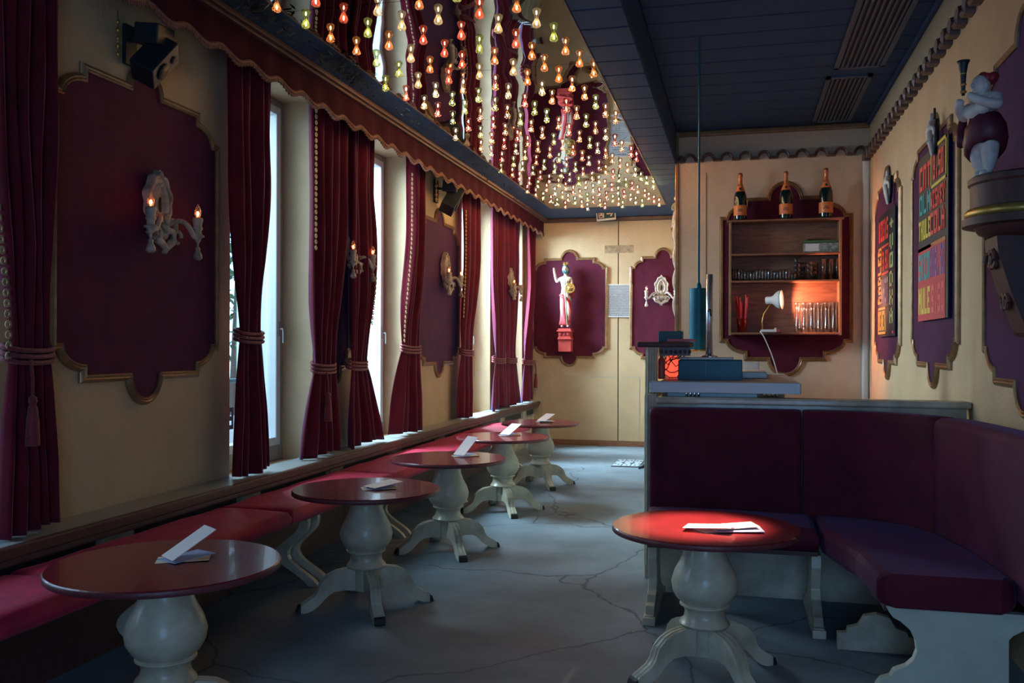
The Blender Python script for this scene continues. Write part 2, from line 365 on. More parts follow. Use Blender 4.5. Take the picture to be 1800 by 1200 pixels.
# one letter painted on the second window's glass
GLY = {}
def glyphs():
    s = dict(A='010101111101101', B='110101110101110', C='111100100100111', D='110101101101110', E='111100110100111', F='111100110100100', G='111100101101111', H='101101111101101', I='111010010010111', J='001001001101111',
             K='101101110101101', L='100100100100111', M='101111111101101', N='111101101101101', O='111101101101111', R='110101110101101', S='111100111001111', T='111010010010010', U='101101101101111', V='101101101101010', W='101101111111101', X='101101010101101', Q='111101101111011', Y='101101010010010', g='111101111001111')
    s.update({'0': '111101101101111', '3': '111001111001111', '5': '111100111001111', '8': '111101111101111', '9': '111101111001111', ',': '000000000010010', '+': '000010111010000'})
    GLY.update(s)
glyphs()
def word(bm, txt, x0, z0, w_, h_, y0=0, t=.003, gap=.18, vertical=False, rot90=False):
    """block letters as raised bars in the local XZ plane, facing -Y"""
    n = len(txt)
    for i, ch in enumerate(txt):
        g = GLY[ch]
        if vertical: cx0, cz0, cw, chh = x0, z0+h_*(n-1-i)/n, w_, h_/n*(1-gap)
        elif rot90: cx0, cz0, cw, chh = x0, z0+h_*i/n, w_, h_/n*(1-gap)
        else: cx0, cz0, cw, chh = x0+w_*i/n, z0, w_/n*(1-gap), h_
        for r in range(5):
            c = 0
            while c < 3:
                if g[r*3+c] == '1':
                    e = c
                    while e+1 < 3 and g[r*3+e+1] == '1' and not rot90: e += 1
                    if rot90: a0, a1, b0, b1 = cx0+cw*r/5, cx0+cw*(r+1)/5, cz0+chh*c/3, cz0+chh*(c+1)/3
                    else: a0, a1, b0, b1 = cx0+cw*c/3, cx0+cw*(e+1)/3, cz0+chh*(4-r)/5, cz0+chh*(5-r)/5
                    box(bm, a0, a1, y0-t, y0, b0, b1); c = e+1
                else: c += 1
    return bm
g = BM(); word(g, 'g', 0, 0, .09, .16)
p = P(408, 735, 'X', -3.592); tag(obj('window_lettering', g, ink, None, loc=(-3.598, p.y-.05, p.z-.08), rot=(0, 0, PI/2)), 'dark painted letter on the glass beside the tall grey pier', 'lettering')

# outside: pavement, thick stone reveals are the wall itself, trees
struct('ground_outside', bx(-40, -3.95, -10, 40, -.5, -.02), pave_m)
reveal = BM()
for a, b_ in WINS: box(reveal, -3.97, -3.66, b_-.012, b_, WZ0-.06, WZ1); box(reveal, -3.97, -3.66, a, a+.012, WZ0-.06, WZ1)
struct('wall_outside_reveal', reveal, out_m)
def leaf_mesh(n, r, c, size, seed):
    rnd = random.Random(seed); bm = BM()
    for _ in range(n):
        d = Vector((rnd.gauss(0, 1), rnd.gauss(0, 1), rnd.gauss(0, 1))).normalized()*r*rnd.random()**.4
        q = Vector(c)+Vector((d.x, d.y, d.z*.9)); a = Vector((rnd.uniform(-1, 1), rnd.uniform(-1, 1), rnd.uniform(-1, 1))).normalized()*size; b_ = a.cross(Vector((rnd.uniform(-1, 1), rnd.uniform(-1, 1), 1))).normalized()*size*.5
        v = [bm.verts.new(q-a), bm.verts.new(q+b_), bm.verts.new(q+a), bm.verts.new(q-b_)]; bm.faces.new(v)
    return bm
for i, (x, y, z, r) in enumerate(((-8.6, 13.4, 3.6, 2.6), (-11, 18.5, 4, 3.2), (-8.0, 8.5, 4.2, 2.4))):
    t = thing('street_tree', ['leafy green tree seen through the slit by the first dark curtain', 'taller tree farther down the street outside', 'green tree outside the window nearest the viewer'][i], 'tree', (x, y, -.02), 0)
    obj('crown', leaf_mesh(1500, r, (0, 0, z), .13, i), green_m, t, kind='stuff')
    obj('trunk', tube(BM(), [(0, 0, 0), (.05, 0, z*.5), (0, .1, z)], [.2, .15, .06]), bark_m, t)

# ------------------------------------------------------------------ mirrored ceiling strip
MX0, MX1, MY1 = -2.645, -.99, 12.98
frame = thing('mirror_ceiling', 'wavy dark mirror sheets covering the dropped ceiling among the bulbs', 'mirror', (0, 0, ZC))
y = .8
while y < MY1-.1:
    y2 = min(y+1.39, MY1)
    obj('mirror_sheet', bx(MX0, MX1, y+.002, y2-.003, -.012, -.004), mirror_m, frame); y = y2
obj('mirror_edging', bx(MX1, MX1+.012, .8, MY1, -.015, 0), mould_dk, frame); obj('mirror_edging', bx(MX0-.012, MX0, .8, MY1, -.015, 0), mould_dk, frame)
# glass cup lamps
def lamp_proto(kind, lit=True, zi=0):
    t = thing('ceiling_lamp', kind, 'lamp')
    n = 12
    prof = [(.013, .0), (.013, -.006), (.0155, -.014), (.021, -.026), (.0265, -.038), (.0275, -.046), (.024, -.054), (.014, -.060), (.004, -.061)]
    obj('glass_cup', lathe(BM(), prof, n, cap=False), cup[kind+str(zi)] if lit else cup['clear0'], t)
    b2 = ball(BM(), (0, 0, -.032), (.0048, .0043, .0040)[zi], 1, 1, 2.8, 8, 6)
    obj('bulb', b2, bulb_em[kind+str(zi)] if lit else glass_m, t)
    index_kids(t); return t
protos = {k+str(z): lamp_proto(k, True, z) for k in ('amber', 'red', 'green', 'clear') for z in range(3)}; off = lamp_proto('clear', False)
used = {}
B1, B2, O = (.045, .274), (.212, -.319), (-2.572, 5.096)
zone = lambda y: 'nearest the viewer' if y < 6.6 else ('above middle tables' if y < 9.6 else 'near the back wall')
side_ = lambda x: 'on the window side' if x < -2.1 else ('along its middle' if x < -1.55 else 'on the bar side')
rnd = random.Random(11)
for i in range(-30, 60):
    for j in range(-30, 40):
        x = O[0]+i*B1[0]+j*B2[0]+rnd.uniform(-.012, .012); y = O[1]+i*B1[1]+j*B2[1]+rnd.uniform(-.015, .015)
        if not (MX0+.03 < x < MX1-.02 and 4.45 < y < MY1-.06): continue
        kind = rnd.choices(['amber', 'red', 'green', 'clear'], [.36, .24, .22, .18])[0]; zi = 0 if y < 6.6 else (1 if y < 9.6 else 2); pr = protos[kind+str(zi)]
        dead = rnd.random() < .03
        if dead: pr = off; kind = 'unlit'
        nm = {'amber': 'amber', 'red': 'rose red', 'green': 'yellow-green', 'clear': 'pale clear', 'unlit': 'unlit'}[kind]
        lb = '%s cup lamp under mirrored ceiling, %s, %s' % (nm, side_(x), zone(y)); gp = '%s ceiling lamps %s %s' % (nm, side_(x), zone(y))
        if pr.name not in used:
            r = pr; used[pr.name] = 1; r.location = (x, y, ZC-.012); r['label'] = lb; r['group'] = gp
        else: copy_tree(pr, (x, y, ZC-.012), rnd.uniform(0, 6), lb, gp)
for k, p in list(protos.items())+[('unlit', off)]:
    if p.name not in used: p.location = (-2.0, 4.6, ZC-.012); p['label'] = 'spare clear cup lamp near the front edge of mirrored ceiling'
# garland of dark leaves along the left edge of the mirror
bm = BM(); rnd = random.Random(5)
for _ in range(700):
    y = rnd.choice([rnd.gauss(6.0, .25), rnd.gauss(4.7, .3), rnd.uniform(7, 12.5)]); x = rnd.gauss(-2.74, .05); z = ZC-.02-abs(rnd.gauss(0, .03))
    a = Vector((rnd.uniform(-1, 1), rnd.uniform(-1, 1), rnd.uniform(-.6, .2))).normalized()*.03; c = a.cross(Vector((0, 0, 1)))*.4
    q = Vector((x, y, z)); bm.faces.new([bm.verts.new(v) for v in (q-a, q+c, q+a, q-c)])
tag(obj('leaf_garland', bm, leaf_dk, kind='stuff'), 'dark leafy garland along the left edge of the mirrored ceiling', 'garland')

# ------------------------------------------------------------------ valance above the windows
va = thing('valance', 'long dark red valance with wavy fringed hem above the windows', 'valance', (-2.98, 0, 0))
def hem(y): return 3.315+.022*math.cos(2*PI*y/.345)
bm = BM(); ny = 560; y0, y1 = 1.5, YB-.03; prev = None
for i in range(ny+1):
    y = y0+(y1-y0)*i/ny; x = -.006*math.cos(2*PI*y/.345)
    cur = [bm.verts.new((x, y, z)) for z in (ZC-.05, 3.44, hem(y))]+[bm.verts.new((x-.02, y, z)) for z in (hem(y), 3.44, ZC-.05)]
    if prev:
        for a in range(6): bm.faces.new((prev[a], prev[(a+1) % 6], cur[(a+1) % 6], cur[a]))
    prev = cur
autosmooth(obj('valance_cloth', bm, M('velvet_valance', (.05, .010, .022), .85, var=.3, vs=4, spec=.05), va), 50)
bm = BM(); tube(bm, [(.004-.006*math.cos(2*PI*y/.345), y, hem(y)-.002) for y in [y0+(y1-y0)*i/ny for i in range(ny+1)]], .011, 6)
for i in range(700):
    y = y0+(y1-y0)*(i+.5)/700; box(bm, -.004, .008, y-.006, y+.006, hem(y)-.028-.006*(i % 2), hem(y))
obj('hem_fringe', bm, fringe_m, va, kind='stuff')
ct = BM(); 
for (a, b_, c, d) in ((-.02, .035, 3.50, 3.525), (-.02, .055, 3.525, 3.56)): box(ct, a, b_, y0, y1, c, d)
obj('valance_cornice', ct, wood_dk, va, bevel=.008)
obj('valance_top', bx(-.32, -.02, y0, y1, 3.49, 3.505), wood_dk, va)

# ------------------------------------------------------------------ curtains
def lerp(a, b_, t): return a+(b_-a)*t
def sm(t): return t*t*(3-2*t)
def curtain(top, tie, bot, label, nf=4, xc=-3.17, seed=0, trim=None, tassel=False, bulge=0, m=velvet):
    """top, tie, bot: (pixel x left, pixel x right, pixel y) measured on the plane of the curtain rail"""
    T = [P(top[0], top[2], 'X', xc), P(top[1], top[2], 'X', xc)]; E_ = [P(tie[0], tie[2], 'X', xc), P(tie[1], tie[2], 'X', xc)]; Bt = [P(bot[0], bot[2], 'X', xc), P(bot[1], bot[2], 'X', xc)]
    zt, zm, zb = 3.47, max(1.2, min(1.7, (E_[0].z+E_[1].z)/2)), .684
    root = thing('curtain', label, 'curtain', (xc, (Bt[0].y+Bt[1].y)/2, 0)); oy = root.location.y
    def edges(z):
        if z > zm:
            t = (z-zm)/(zt-zm); s_ = sm(min(1, t*1.6)); l = lerp(E_[0].y, T[0].y, s_); r = lerp(E_[1].y, T[1].y, s_)
            bb_ = bulge*math.sin(PI*min(1, t*1.4)) if t < .72 else 0; return l-oy, r-oy+bb_
        t = (zm-z)/(zm-zb); s_ = t**.75; return lerp(E_[0].y, Bt[0].y, s_)-oy, lerp(E_[1].y, Bt[1].y, s_)-oy
    rnd = random.Random(seed); ph = [rnd.uniform(0, 6) for _ in range(4)]
    nu, nv = nf*10, 44; bm = BM(); grid = []
    for j in range(nv+1):
        z = lerp(zb, zt, j/nv); l, r = edges(z); d = abs(z-zm); amp = .016+.028*min(1, d/.5)
        row = []
        for i in range(nu+1):
            u = i/nu; uu = u+.018*math.sin(6.3*u+z*1.3+ph[0]); x = amp*math.sin(2*PI*nf*uu+ph[1]+.35*math.sin(z*2+ph[2]))+.35*amp*math.sin(2*PI*(nf*.5)*uu+ph[3])
            row.append(bm.verts.new((x+.012*(1-min(1, d/.3)), lerp(l, r, u)+.008*math.sin(z*5+u*9), z-(.012*math.sin(u*5+ph[0]) if j == 0 else 0)-(-.012 if j == 0 else 0))))
        grid.append(row)
    for A, B_ in zip(grid, grid[1:]):
        for i in range(nu): bm.faces.new((A[i], A[i+1], B_[i+1], B_[i]))
    c = obj('drape', bm, m, root, smooth=True); md = c.modifiers.new('thick', 'SOLIDIFY'); md.thickness = .006; md.offset = 0
    # tie-back rope round the waist
    l, r = edges(zm); cy, hw = (l+r)/2, (r-l)/2+.018
    rp = BM()
    for q in range(3):
        tube(rp, [(.055*math.sin(a)+.0, cy+hw*math.cos(a), zm+.028*(q-1)-.03*math.sin(a)*(.6)) for a in [2*PI*k/24 for k in range(24)]], .011, 6, closed=True)
    tb = obj('tieback', rp, rope_m, root, smooth=True)
    if tassel:
        sgn = -1 if tassel < 0 else 1
        ty = cy+sgn*hw*.35; ts = BM(); tube(ts, [(.058, ty, zm-.03), (.07, ty, zm-.12), (.07, ty, zm-.20)], .007, 6)
        lathe(ts, [(.004, .0), (.018, -.012), (.02, -.03), (.013, -.045), (.02, -.055), (.028, -.12), (.032, -.22), (.03, -.23)], 14, (.07, ty, zm-.19))
        obj('tassel', ts, rope_m, tb, smooth=True)
    if trim:
        side, z0, z1, mat_ = trim; tr = BM(); n = int((z1-z0)/.045)
        for i in range(n):
            z = z0+(z1-z0)*i/n; l, r = edges(z); yy = (l if side < 0 else r)+side*.010
            lathe(tr, [(.008, -.002), (.019, -.002), (.019, .002), (.008, .002), (.008, -.002)], 8, (.02, yy, z), axis='X', cap=False)
        obj('lace_trim', tr, mat_, root, kind='stuff')
    return root
curtain((-25, 98, 100), (12, 86, 620), (-2, 105, 885), 'dark near curtain roped with a tassel at the left edge of view', 5, seed=1, tassel=-1, trim=(-1, 1.5, 2.2, gold_tr), m=velvet)
curtain((405, 480, 130), (418, 457, 590), (407, 473, 815), 'navy-dark curtain drawn in with rope beside the first bright pane', 4, seed=2, bulge=.02)
curtain((553, 605, 210), (552, 585, 645), (537, 594, 778), 'red curtain with gold ring trim right of the first bright pane', 4, seed=3, tassel=-1, trim=(-1, 2.3, 3.4, gold_tr))
curtain((613, 652, 240), (614, 641, 640), (609, 668, 775), 'dark curtain behind the lit sconce with torn lace on its right side', 4, seed=4, bulge=.12, trim=(1, 1.75, 2.2, gold_tr))
curtain((722, 746, 300), (708, 736, 612), (690, 743, 745), 'bright red curtain gathered left of the maroon panel', 4, seed=5, trim=(-1, 1.6, 3.3, gold_tr))
curtain((817, 844, 355), (811, 829, 618), (807, 828, 724), 'dark curtain with pale lace edge right of the maroon panel', 3, seed=6, trim=(-1, 1.9, 3.2, gold_tr))
curtain((862, 886, 385), (868, 886, 632), (861, 889, 712), 'glossy red curtain gathered low, left of the far narrow pier', 3, seed=7)
curtain((888, 914, 395), (891, 906, 632), (890, 914, 706), 'dark red curtain paired with the glossy one at the far pier', 3, seed=8)
curtain((931, 946, 410), (920, 941, 635), (917, 944, 702), 'last red curtain with a tassel touching the back wall', 3, seed=9, tassel=1)

# ------------------------------------------------------------------ shaped wall panels
def outline(W, H, s=1.0):
    """closed outline with stepped quarter-round corners and a round lobe at top and bottom"""
    def half(sign):
        T = H/2; r = .115*s*min(1, W/1.0); te = T-.13*s; xs = W/2-.20*s*min(1, W/1.1); ys_ = T-.28*s
        pts = []
        for k in range(0, 9):
            a = PI/2*k/8; pts.append((r*math.sin(a), te+(T-te)*math.cos(a)))
        pts += [(r+.01, te), (xs, te), (xs, te-.05*s)]
        rr = W/2-.045*s-xs; hh = (te-.05*s)-ys_
        for k in range(0, 7):
            a = PI/2*k/6; pts.append((xs+rr*math.sin(a), ys_+hh*math.cos(a)*1.0))
        pts += [(W/2-.045*s, ys_), (W/2, ys_)]
        return pts
    q = half(1); out = q+[(x, -y) for x, y in q[::-1]]+[(-x, -y) for x, y in q]+[(-x, y) for x, y in q[::-1]]
    res = []
    for p in out:
        if not res or (abs(p[0]-res[-1][0])+abs(p[1]-res[-1][1])) > 1e-4: res.append(p)
    if abs(res[0][0]-res[-1][0])+abs(res[0][1]-res[-1][1]) < 1e-4: res.pop()
    return res
def offset(pts, d):
    n = len(pts); res = []
    for i in range(n):
        a, b_, c = Vector(pts[i-1]), Vector(pts[i]), Vector(pts[(i+1) % n]); t1 = (b_-a).normalized(); t2 = (c-b_).normalized()
        n1 = Vector((-t1.y, t1.x)); n2 = Vector((-t2.y, t2.x)); m = n1+n2
        m = m/max(m.length, .3); k = 1/max(.55, m.dot(n1)); res.append((b_.x+m.x*d*k, b_.y+m.y*d*k))
    return res
def ring_mould(bm, pts, prof, y0=0):
    rings = [[bm.verts.new((p[0], y0-h, p[1])) for p in offset(pts, d)] for d, h in prof]
    n = len(pts)
    for A, B_ in zip(rings, rings[1:]):
        for i in range(n): bm.faces.new((A[i], A[(i+1) % n], B_[(i+1) % n], B_[i]))
MPROF = [(.0, 0), (.0, .022), (-.008, .03), (-.016, .022), (-.024, .028), (-.036, .02), (-.042, .012), (-.042, 0)]
def wall_panel(label, loc, rz, W, H, s=1.0, mm=mould_m, pm=panel_m):
    t = thing('wall_panel', label, 'wall panel', loc, rz)
    pts = outline(W, H, s)
    obj('panel_field', prism(BM(), offset(pts, .02), 'Y', -.012, 0), pm, t)
    bm = BM(); ring_mould(bm, offset(pts, 0), [(-d, h) for d, h in MPROF]); autosmooth(obj('moulding', bm, mm, t), 35)
    return t
LW = XW
wall_panel('huge dark panel behind the nearest two-candle sconce', (LW, 4.545, 2.18), PI/2, 1.42, 1.86, 1.1)
wall_panel('narrow panel half hidden between two curtains', (LW, 7.10, 2.18), PI/2, .46, 1.86, 1.0)
wall_panel('maroon panel in full view between two curtains on the window wall', (LW, 9.82, 2.15), PI/2, 1.42, 1.84, 1.1)
wall_panel('slim panel behind the far sconce on the window wall', (LW, 12.5, 2.15), PI/2, .5, 1.84, 1.0)
wall_panel('maroon panel behind the shield-bearing statue', (-2.575, YB, 2.148), 0, 1.14, 1.76, 1.0)
wall_panel('maroon panel behind the white sconce on the back wall', (-1.115, YB, 2.148), 0, .95, 1.76, 1.0)
wall_panel('dark panel mounted behind the bottle and glass shelf', (.488, YBAR, 2.277), 0, 1.29, 2.01, 1.3)
wall_panel('maroon panel carrying the smaller black poster', (XR, 8.87, 2.228), -PI/2, 1.37, 1.87, 1.1)
wall_panel('maroon panel carrying the larger colourful poster', (XR, 6.86, 2.222), -PI/2, 1.45, 1.84, 1.1)
wall_panel('dark panel under the bracket of the large plump statue', (XR, 4.75, 2.20), -PI/2, 1.42, 1.90, 1.1)

# ------------------------------------------------------------------ sconces
def sconce(label, loc, rz, both=True, m=plaster, scale=1):
    t = thing('wall_sconce', label, 'sconce', loc, rz); t.scale = (scale,)*3
    # palmette back plate with scalloped rim
    pts = []
    for k in range(48):
        a = 2*PI*k/48; r = .085*(1+.07*math.cos(9*a)); z = math.cos(a); x = math.sin(a)
        pts.append((x*r*(1-.35*max(0, z)**2), z*r*1.45+.07))
    bp = BM(); prism(bp, pts, 'Y', -.03, 0); tube(bp, [(p[0]*.9, -.034, (p[1]-.07)*.9+.07) for p in pts], .008, 6, closed=True)
    tube(bp, [(.045*math.sin(2*PI*k/24)*(1-.3*math.cos(2*PI*k/24)), -.034, .06+.075*math.cos(2*PI*k/24)) for k in range(24)], .010, 6, closed=True)
    autosmooth(obj('back_plate', bp, m, t), 40)
    # lower cartouche: folded scrolls
    c = BM(); ball(c, (0, -.03, -.07), .055, 1.1, .6, .9)
    for s_ in (-1, 1):
        tube(c, [(s_*(.018+.045*(1-k/16)*math.cos(k*.55)+.03), -.045-.01*math.sin(k*.4), -.055+.045*(1-k/16)*math.sin(k*.55)) for k in range(16)], [.014-.0006*k for k in range(16)], 7)
        tube(c, [(s_*.09, -.03, -.08), (s_*.07, -.05, -.115), (s_*.03, -.06, -.13), (0, -.06, -.155), (-s_*.012, -.05, -.175)], [.012, .018, .018, .014, .006], 7)
    tube(c, [(-.04, -.06, -.045), (0, -.075, -.075), (.05, -.06, -.07), (.07, -.05, -.10)], [.01, .016, .016, .008], 7)
    ball(c, (0, -.065, -.02), .02, 1, .8, 1.3)
    obj('cartouche', c, m, t, smooth=True)
    slit = BM(); ball(slit, (0, -.032, .045), .016, .8, .4, 2.2); obj('hollow', slit, black_m, t, smooth=True)
    for s_ in (-1, 1):
        a = BM(); path = []
        for k in range(19):
            u = k/18; path.append((s_*(.03+.145*u), -.05-.06*math.sin(u*PI*.6), -.06+.045*math.sin(u*PI*1.15+.3)-.055*u*u+.055*max(0, u-.75)/.25))
        tube(a, path, [.013-.003*abs(k-9)/9 for k in range(19)], 8)
        ex, ey, ez = path[-1]
        tube(a, [(s_*(.075+.028*math.cos(q*.6)), -.07, -.095+.028*math.sin(q*.6)) for q in range(9)], [.009]*9, 6)
        arm = obj('arm', a, m, t, smooth=True)
        cn = lathe(BM(), [(.006, -.03), (.012, -.02), (.02, -.004), (.03, .0), (.03, .006), (.018, .012), (.017, .03), (.023, .036), (.023, .042), (.018, .05), (.021, .062), (.025, .078), (.022, .088), (.012, .09)], 16, (ex, ey, ez+.01))
        hd = obj('candle_holder', cn, m, t, smooth=True)
        obj('flame_bulb', lathe(BM(), [(.008, 0), (.014, .012), (.016, .026), (.011, .044), (.003, .062)], 12, (ex, ey, ez+.10), cap=False), glass_m, t, smooth=True)
        obj('filament', ball(BM(), (ex, ey, ez+.118), .0065, 1, 1, 1.7, 8, 6), filament, t)
        d = BM(); tube(d, [(ex, ey, ez-.01), (ex, ey, ez-.04)], .005, 6); lathe(d, [(.004, 0), (.012, -.01), (.010, -.02), (.020, -.04), (.022, -.055), (.010, -.065)], 10, (ex, ey, ez-.035))
        obj('pendant_drop', d, m, t, smooth=True)
    return t
sconce('ivory two-candle sconce on the huge dark panel nearest the viewer', (LW+.03, 4.60, 2.30), PI/2, scale=1.28)
sconce('ivory sconce overlapping the dark curtain between the first windows', (LW+.06, 7.25, 2.34), PI/2, scale=1.2)
sconce('ivory sconce with two lit candles on the maroon window-wall panel', (LW+.03, 9.92, 2.36), PI/2, scale=1.3)
sconce('small-looking sconce half seen between the two far red curtains', (LW+.14, 12.55, 2.42), PI/2, scale=1.2)
p = P(1163, 512, 'Y', YB-.02); sconce('white ornate sconce on the back wall beside the bar corner', (p.x, YB-.015, p.z), 0, m=plaster_w, scale=1.25)

# ------------------------------------------------------------------ speakers
def speaker(label, loc, s=1):
    t = thing('wall_speaker', label, 'speaker', loc); t.scale = (s,)*3
    bm = bx(-.09, .09, -.10, .10, -.16, .16); c = obj('cabinet', bm, black_m, t, rot=(math.radians(-28), math.radians(28), math.radians(18)), bevel=.01)
    gr = lathe(BM(), [(.005, 0), (.055, .004), (.062, .010), (.06, .014)], 20, (.09, 0, -.05), axis='X'); obj('cone', gr, toe_m, c, smooth=True)
    obj('cone', lathe(BM(), [(.003, 0), (.028, .004), (.03, .009)], 16, (.09, 0, .08), axis='X'), toe_m, c, smooth=True)
    bk = BM(); box(bk, -.22, -.19, -.06, .06, -.02, .26); tube(bk, [(-.2, 0, .16), (-.08, 0, .14), (0, 0, .02)], .016, 8); obj('bracket', bk, black_m, t)
    obj('upper_box', bx(-.11, .07, -.10, .13, .10, .24), black_m, t, rot=(.1, .1, .1), bevel=.008)
    ch = BM()
    for k in range(5): ball(ch, (-.12, -.24, .20-.055*k), .014+.004*(k % 2), 1, 1, 1.3, 10, 6)
    tube(ch, [(-.12, -.24, .28), (-.12, -.24, -.05)], .004, 6); obj('bead_chain', ch, gold_m, t, smooth=True)
    return t
p = P(292, 105, 'X', -3.05); speaker('black speaker on a bracket above the huge dark panel', (-3.12, p.y, p.z), .78)
p = P(797, 352, 'X', -3.08); speaker('black speaker on a bracket above the maroon window-wall panel', (-3.1, p.y, p.z), .9)

# ------------------------------------------------------------------ pedestal tables
def make_table():
    t = thing('pedestal_table', '', 'table')
    R = .434
    obj('tabletop', lathe(BM(), [(.02, .675), (R-.006, .675), (R, .679), (R, .699), (R-.004, .703), (.02, .703)], 72), top_m, t)
    autosmooth(bpy.data.objects[-1] if False else t.children[0] if t.children else obj('dummy', BM(), top_m)) if False else None
    obj('edge_band', lathe(BM(), [(R, .677), (R+.0015, .679), (R+.0015, .697), (R, .699)], 72, cap=False), edge_m, t, smooth=True)
    prof = [(.16, .675), (.16, .655), (.098, .648), (.094, .62), (.098, .585), (.115, .54), (.142, .49), (.156, .44), (.150, .40), (.130, .365), (.112, .350), (.108, .345), (.116, .340), (.116, .333), (.098, .325), (.092, .30), (.097, .275), (.112, .258), (.118, .248), (.113, .238), (.078, .232), (.076, .228), (.076, .105), (.06, .098)]
    autosmooth(obj('pedestal', lathe(BM(), prof, 40), cream_worn, t), 55)
    outer = [(.07, .238), (.13, .236), (.185, .226), (.232, .203), (.268, .168), (.280, .140), (.288, .115), (.308, .090), (.340, .070), (.372, .052), (.396, .032), (.404, .006), (.39, 0)]
    inner = [(.350, 0), (.315, .012), (.280, .036), (.252, .066), (.225, .092), (.19, .110), (.13, .114), (.07, .105)]
    for k in range(4):
        bm = BM(); ws = [-.03, -.021, -.0205, -.008, -.0075, .0075, .008, .0205, .021, .03]; hs = [0, 0, -.005, -.005, 0, 0, -.005, -.005, 0, 0]
        cols = []
        for wv, hv in zip(ws, hs):
            oo = []
            for i, (r, z) in enumerate(outer):
                f = 1 if 1 <= i <= 10 else 0; a = outer[max(0, i-1)]; c = outer[min(len(outer)-1, i+1)]; tx, tz = c[0]-a[0], c[1]-a[1]; l = math.hypot(tx, tz); nx, nz = -tz/l, tx/l
                oo.append((r+nx*hv*f*(-1 if nz < 0 else 1)*(1), z+nz*hv*f*(-1 if nz < 0 else 1)))
            cols.append([bm.verts.new((r, wv, z)) for r, z in oo])
        L_ = [bm.verts.new((r, ws[0], z)) for r, z in inner]; R_ = [bm.verts.new((r, ws[-1], z)) for r, z in inner]
        for A, B_ in zip(cols, cols[1:]):
            for i in range(len(outer)-1): bm.faces.new((A[i], A[i+1], B_[i+1], B_[i]))
        for i in range(len(inner)-1): bm.faces.new((L_[i], L_[i+1], R_[i+1], R_[i]))
        bm.faces.new((cols[0][-1], cols[-1][-1], R_[0], L_[0])); bm.faces.new((L_[-1], R_[-1], cols[-1][0], cols[0][0]))
        f1 = bm.faces.new(cols[0]+L_); f2 = bm.faces.new((cols[-1]+R_)[::-1]); bm.normal_update(); bmesh.ops.triangulate(bm, faces=[f1, f2])
        lg = obj('leg', bm, cream_worn, t, rot=(0, 0, k*PI/2))
        tb = BM(); prism(tb, [(.384, 0), (.384, .044), (.398, .034), (.408, .006), (.403, 0)], 'Y', -.031, .031); obj('toe', tb, toe_m, lg)
    index_kids(t); return t
TAB = [(-2.161, 3.121, -56, 'leftmost red round table, nearest the window wall and the viewer'), (-2.142, 5.048, -56, 'second red-topped table in the window row, in shade'), (-2.129, 6.584, -56, 'third round table of the window row with an upright card'),
       (-2.139, 8.276, -60, 'fourth round table of the window row'), (-2.129, 9.904, -58, 'farthest round table of the row, nearest the back wall'), (-.149, 4.396, -52, 'round table with spotlit bright red top by the corner bench')]
t0 = make_table()
for i, (x, y, a, lb) in enumerate(TAB):
    if i == 0: t = t0; t.location = (x, y, 0); t.rotation_euler = (0, 0, math.radians(a)); t['label'] = lb
    else: t = copy_tree(t0, (x, y, 0), math.radians(a), lb)
    t['group'] = 'pedestal tables'

# ------------------------------------------------------------------ menu cards on the tables
def card(corners, m, label, group, t=.0025):
    """a stiff card from four ground or raised corners (world points)"""
    c = [Vector(p) for p in corners]; cen = sum(c, Vector())/4; n = (c[1]-c[0]).cross(c[2]-c[1]).normalized()
    if n.z < 0: n = -n
    bm = BM(); A = [bm.verts.new(p-cen) for p in c]; B_ = [bm.verts.new(p-cen+n*t) for p in c]
    bm.faces.new(A); bm.faces.new(B_[::-1])
    for i in range(4): bm.faces.new((A[i], B_[i], B_[(i+1) % 4], A[(i+1) % 4]))
    o = obj('menu_card', bm, m, None, loc=cen); return tag(o, label, 'card', group)
ZT = .7035
def rect(cx, cy, ang, a, b_, z, tilt=0, zfar=None):
    """rectangle a by b; its far end (local +y) lifted to zfar"""
    ca, sa = math.cos(ang), math.sin(ang); h = (zfar-z) if zfar else 0
    bb_ = math.sqrt(max(.0001, b_*b_-h*h)); res = []
    for u, v in ((-a/2, 0), (a/2, 0), (a/2, 1), (-a/2, 1)):
        res.append((cx+u*ca-v*bb_*sa, cy+u*sa+v*bb_*ca, z+v*h))
    return res
tn = ['on the leftmost table', 'on the second table of the window row', 'on the third table of the window row', 'on the fourth table of the window row', 'on the farthest table', 'on the spotlit red table']
base = [(300, 982), (650, 858), (806, 801), (886, 765), (950, 741), (1237, 924)]
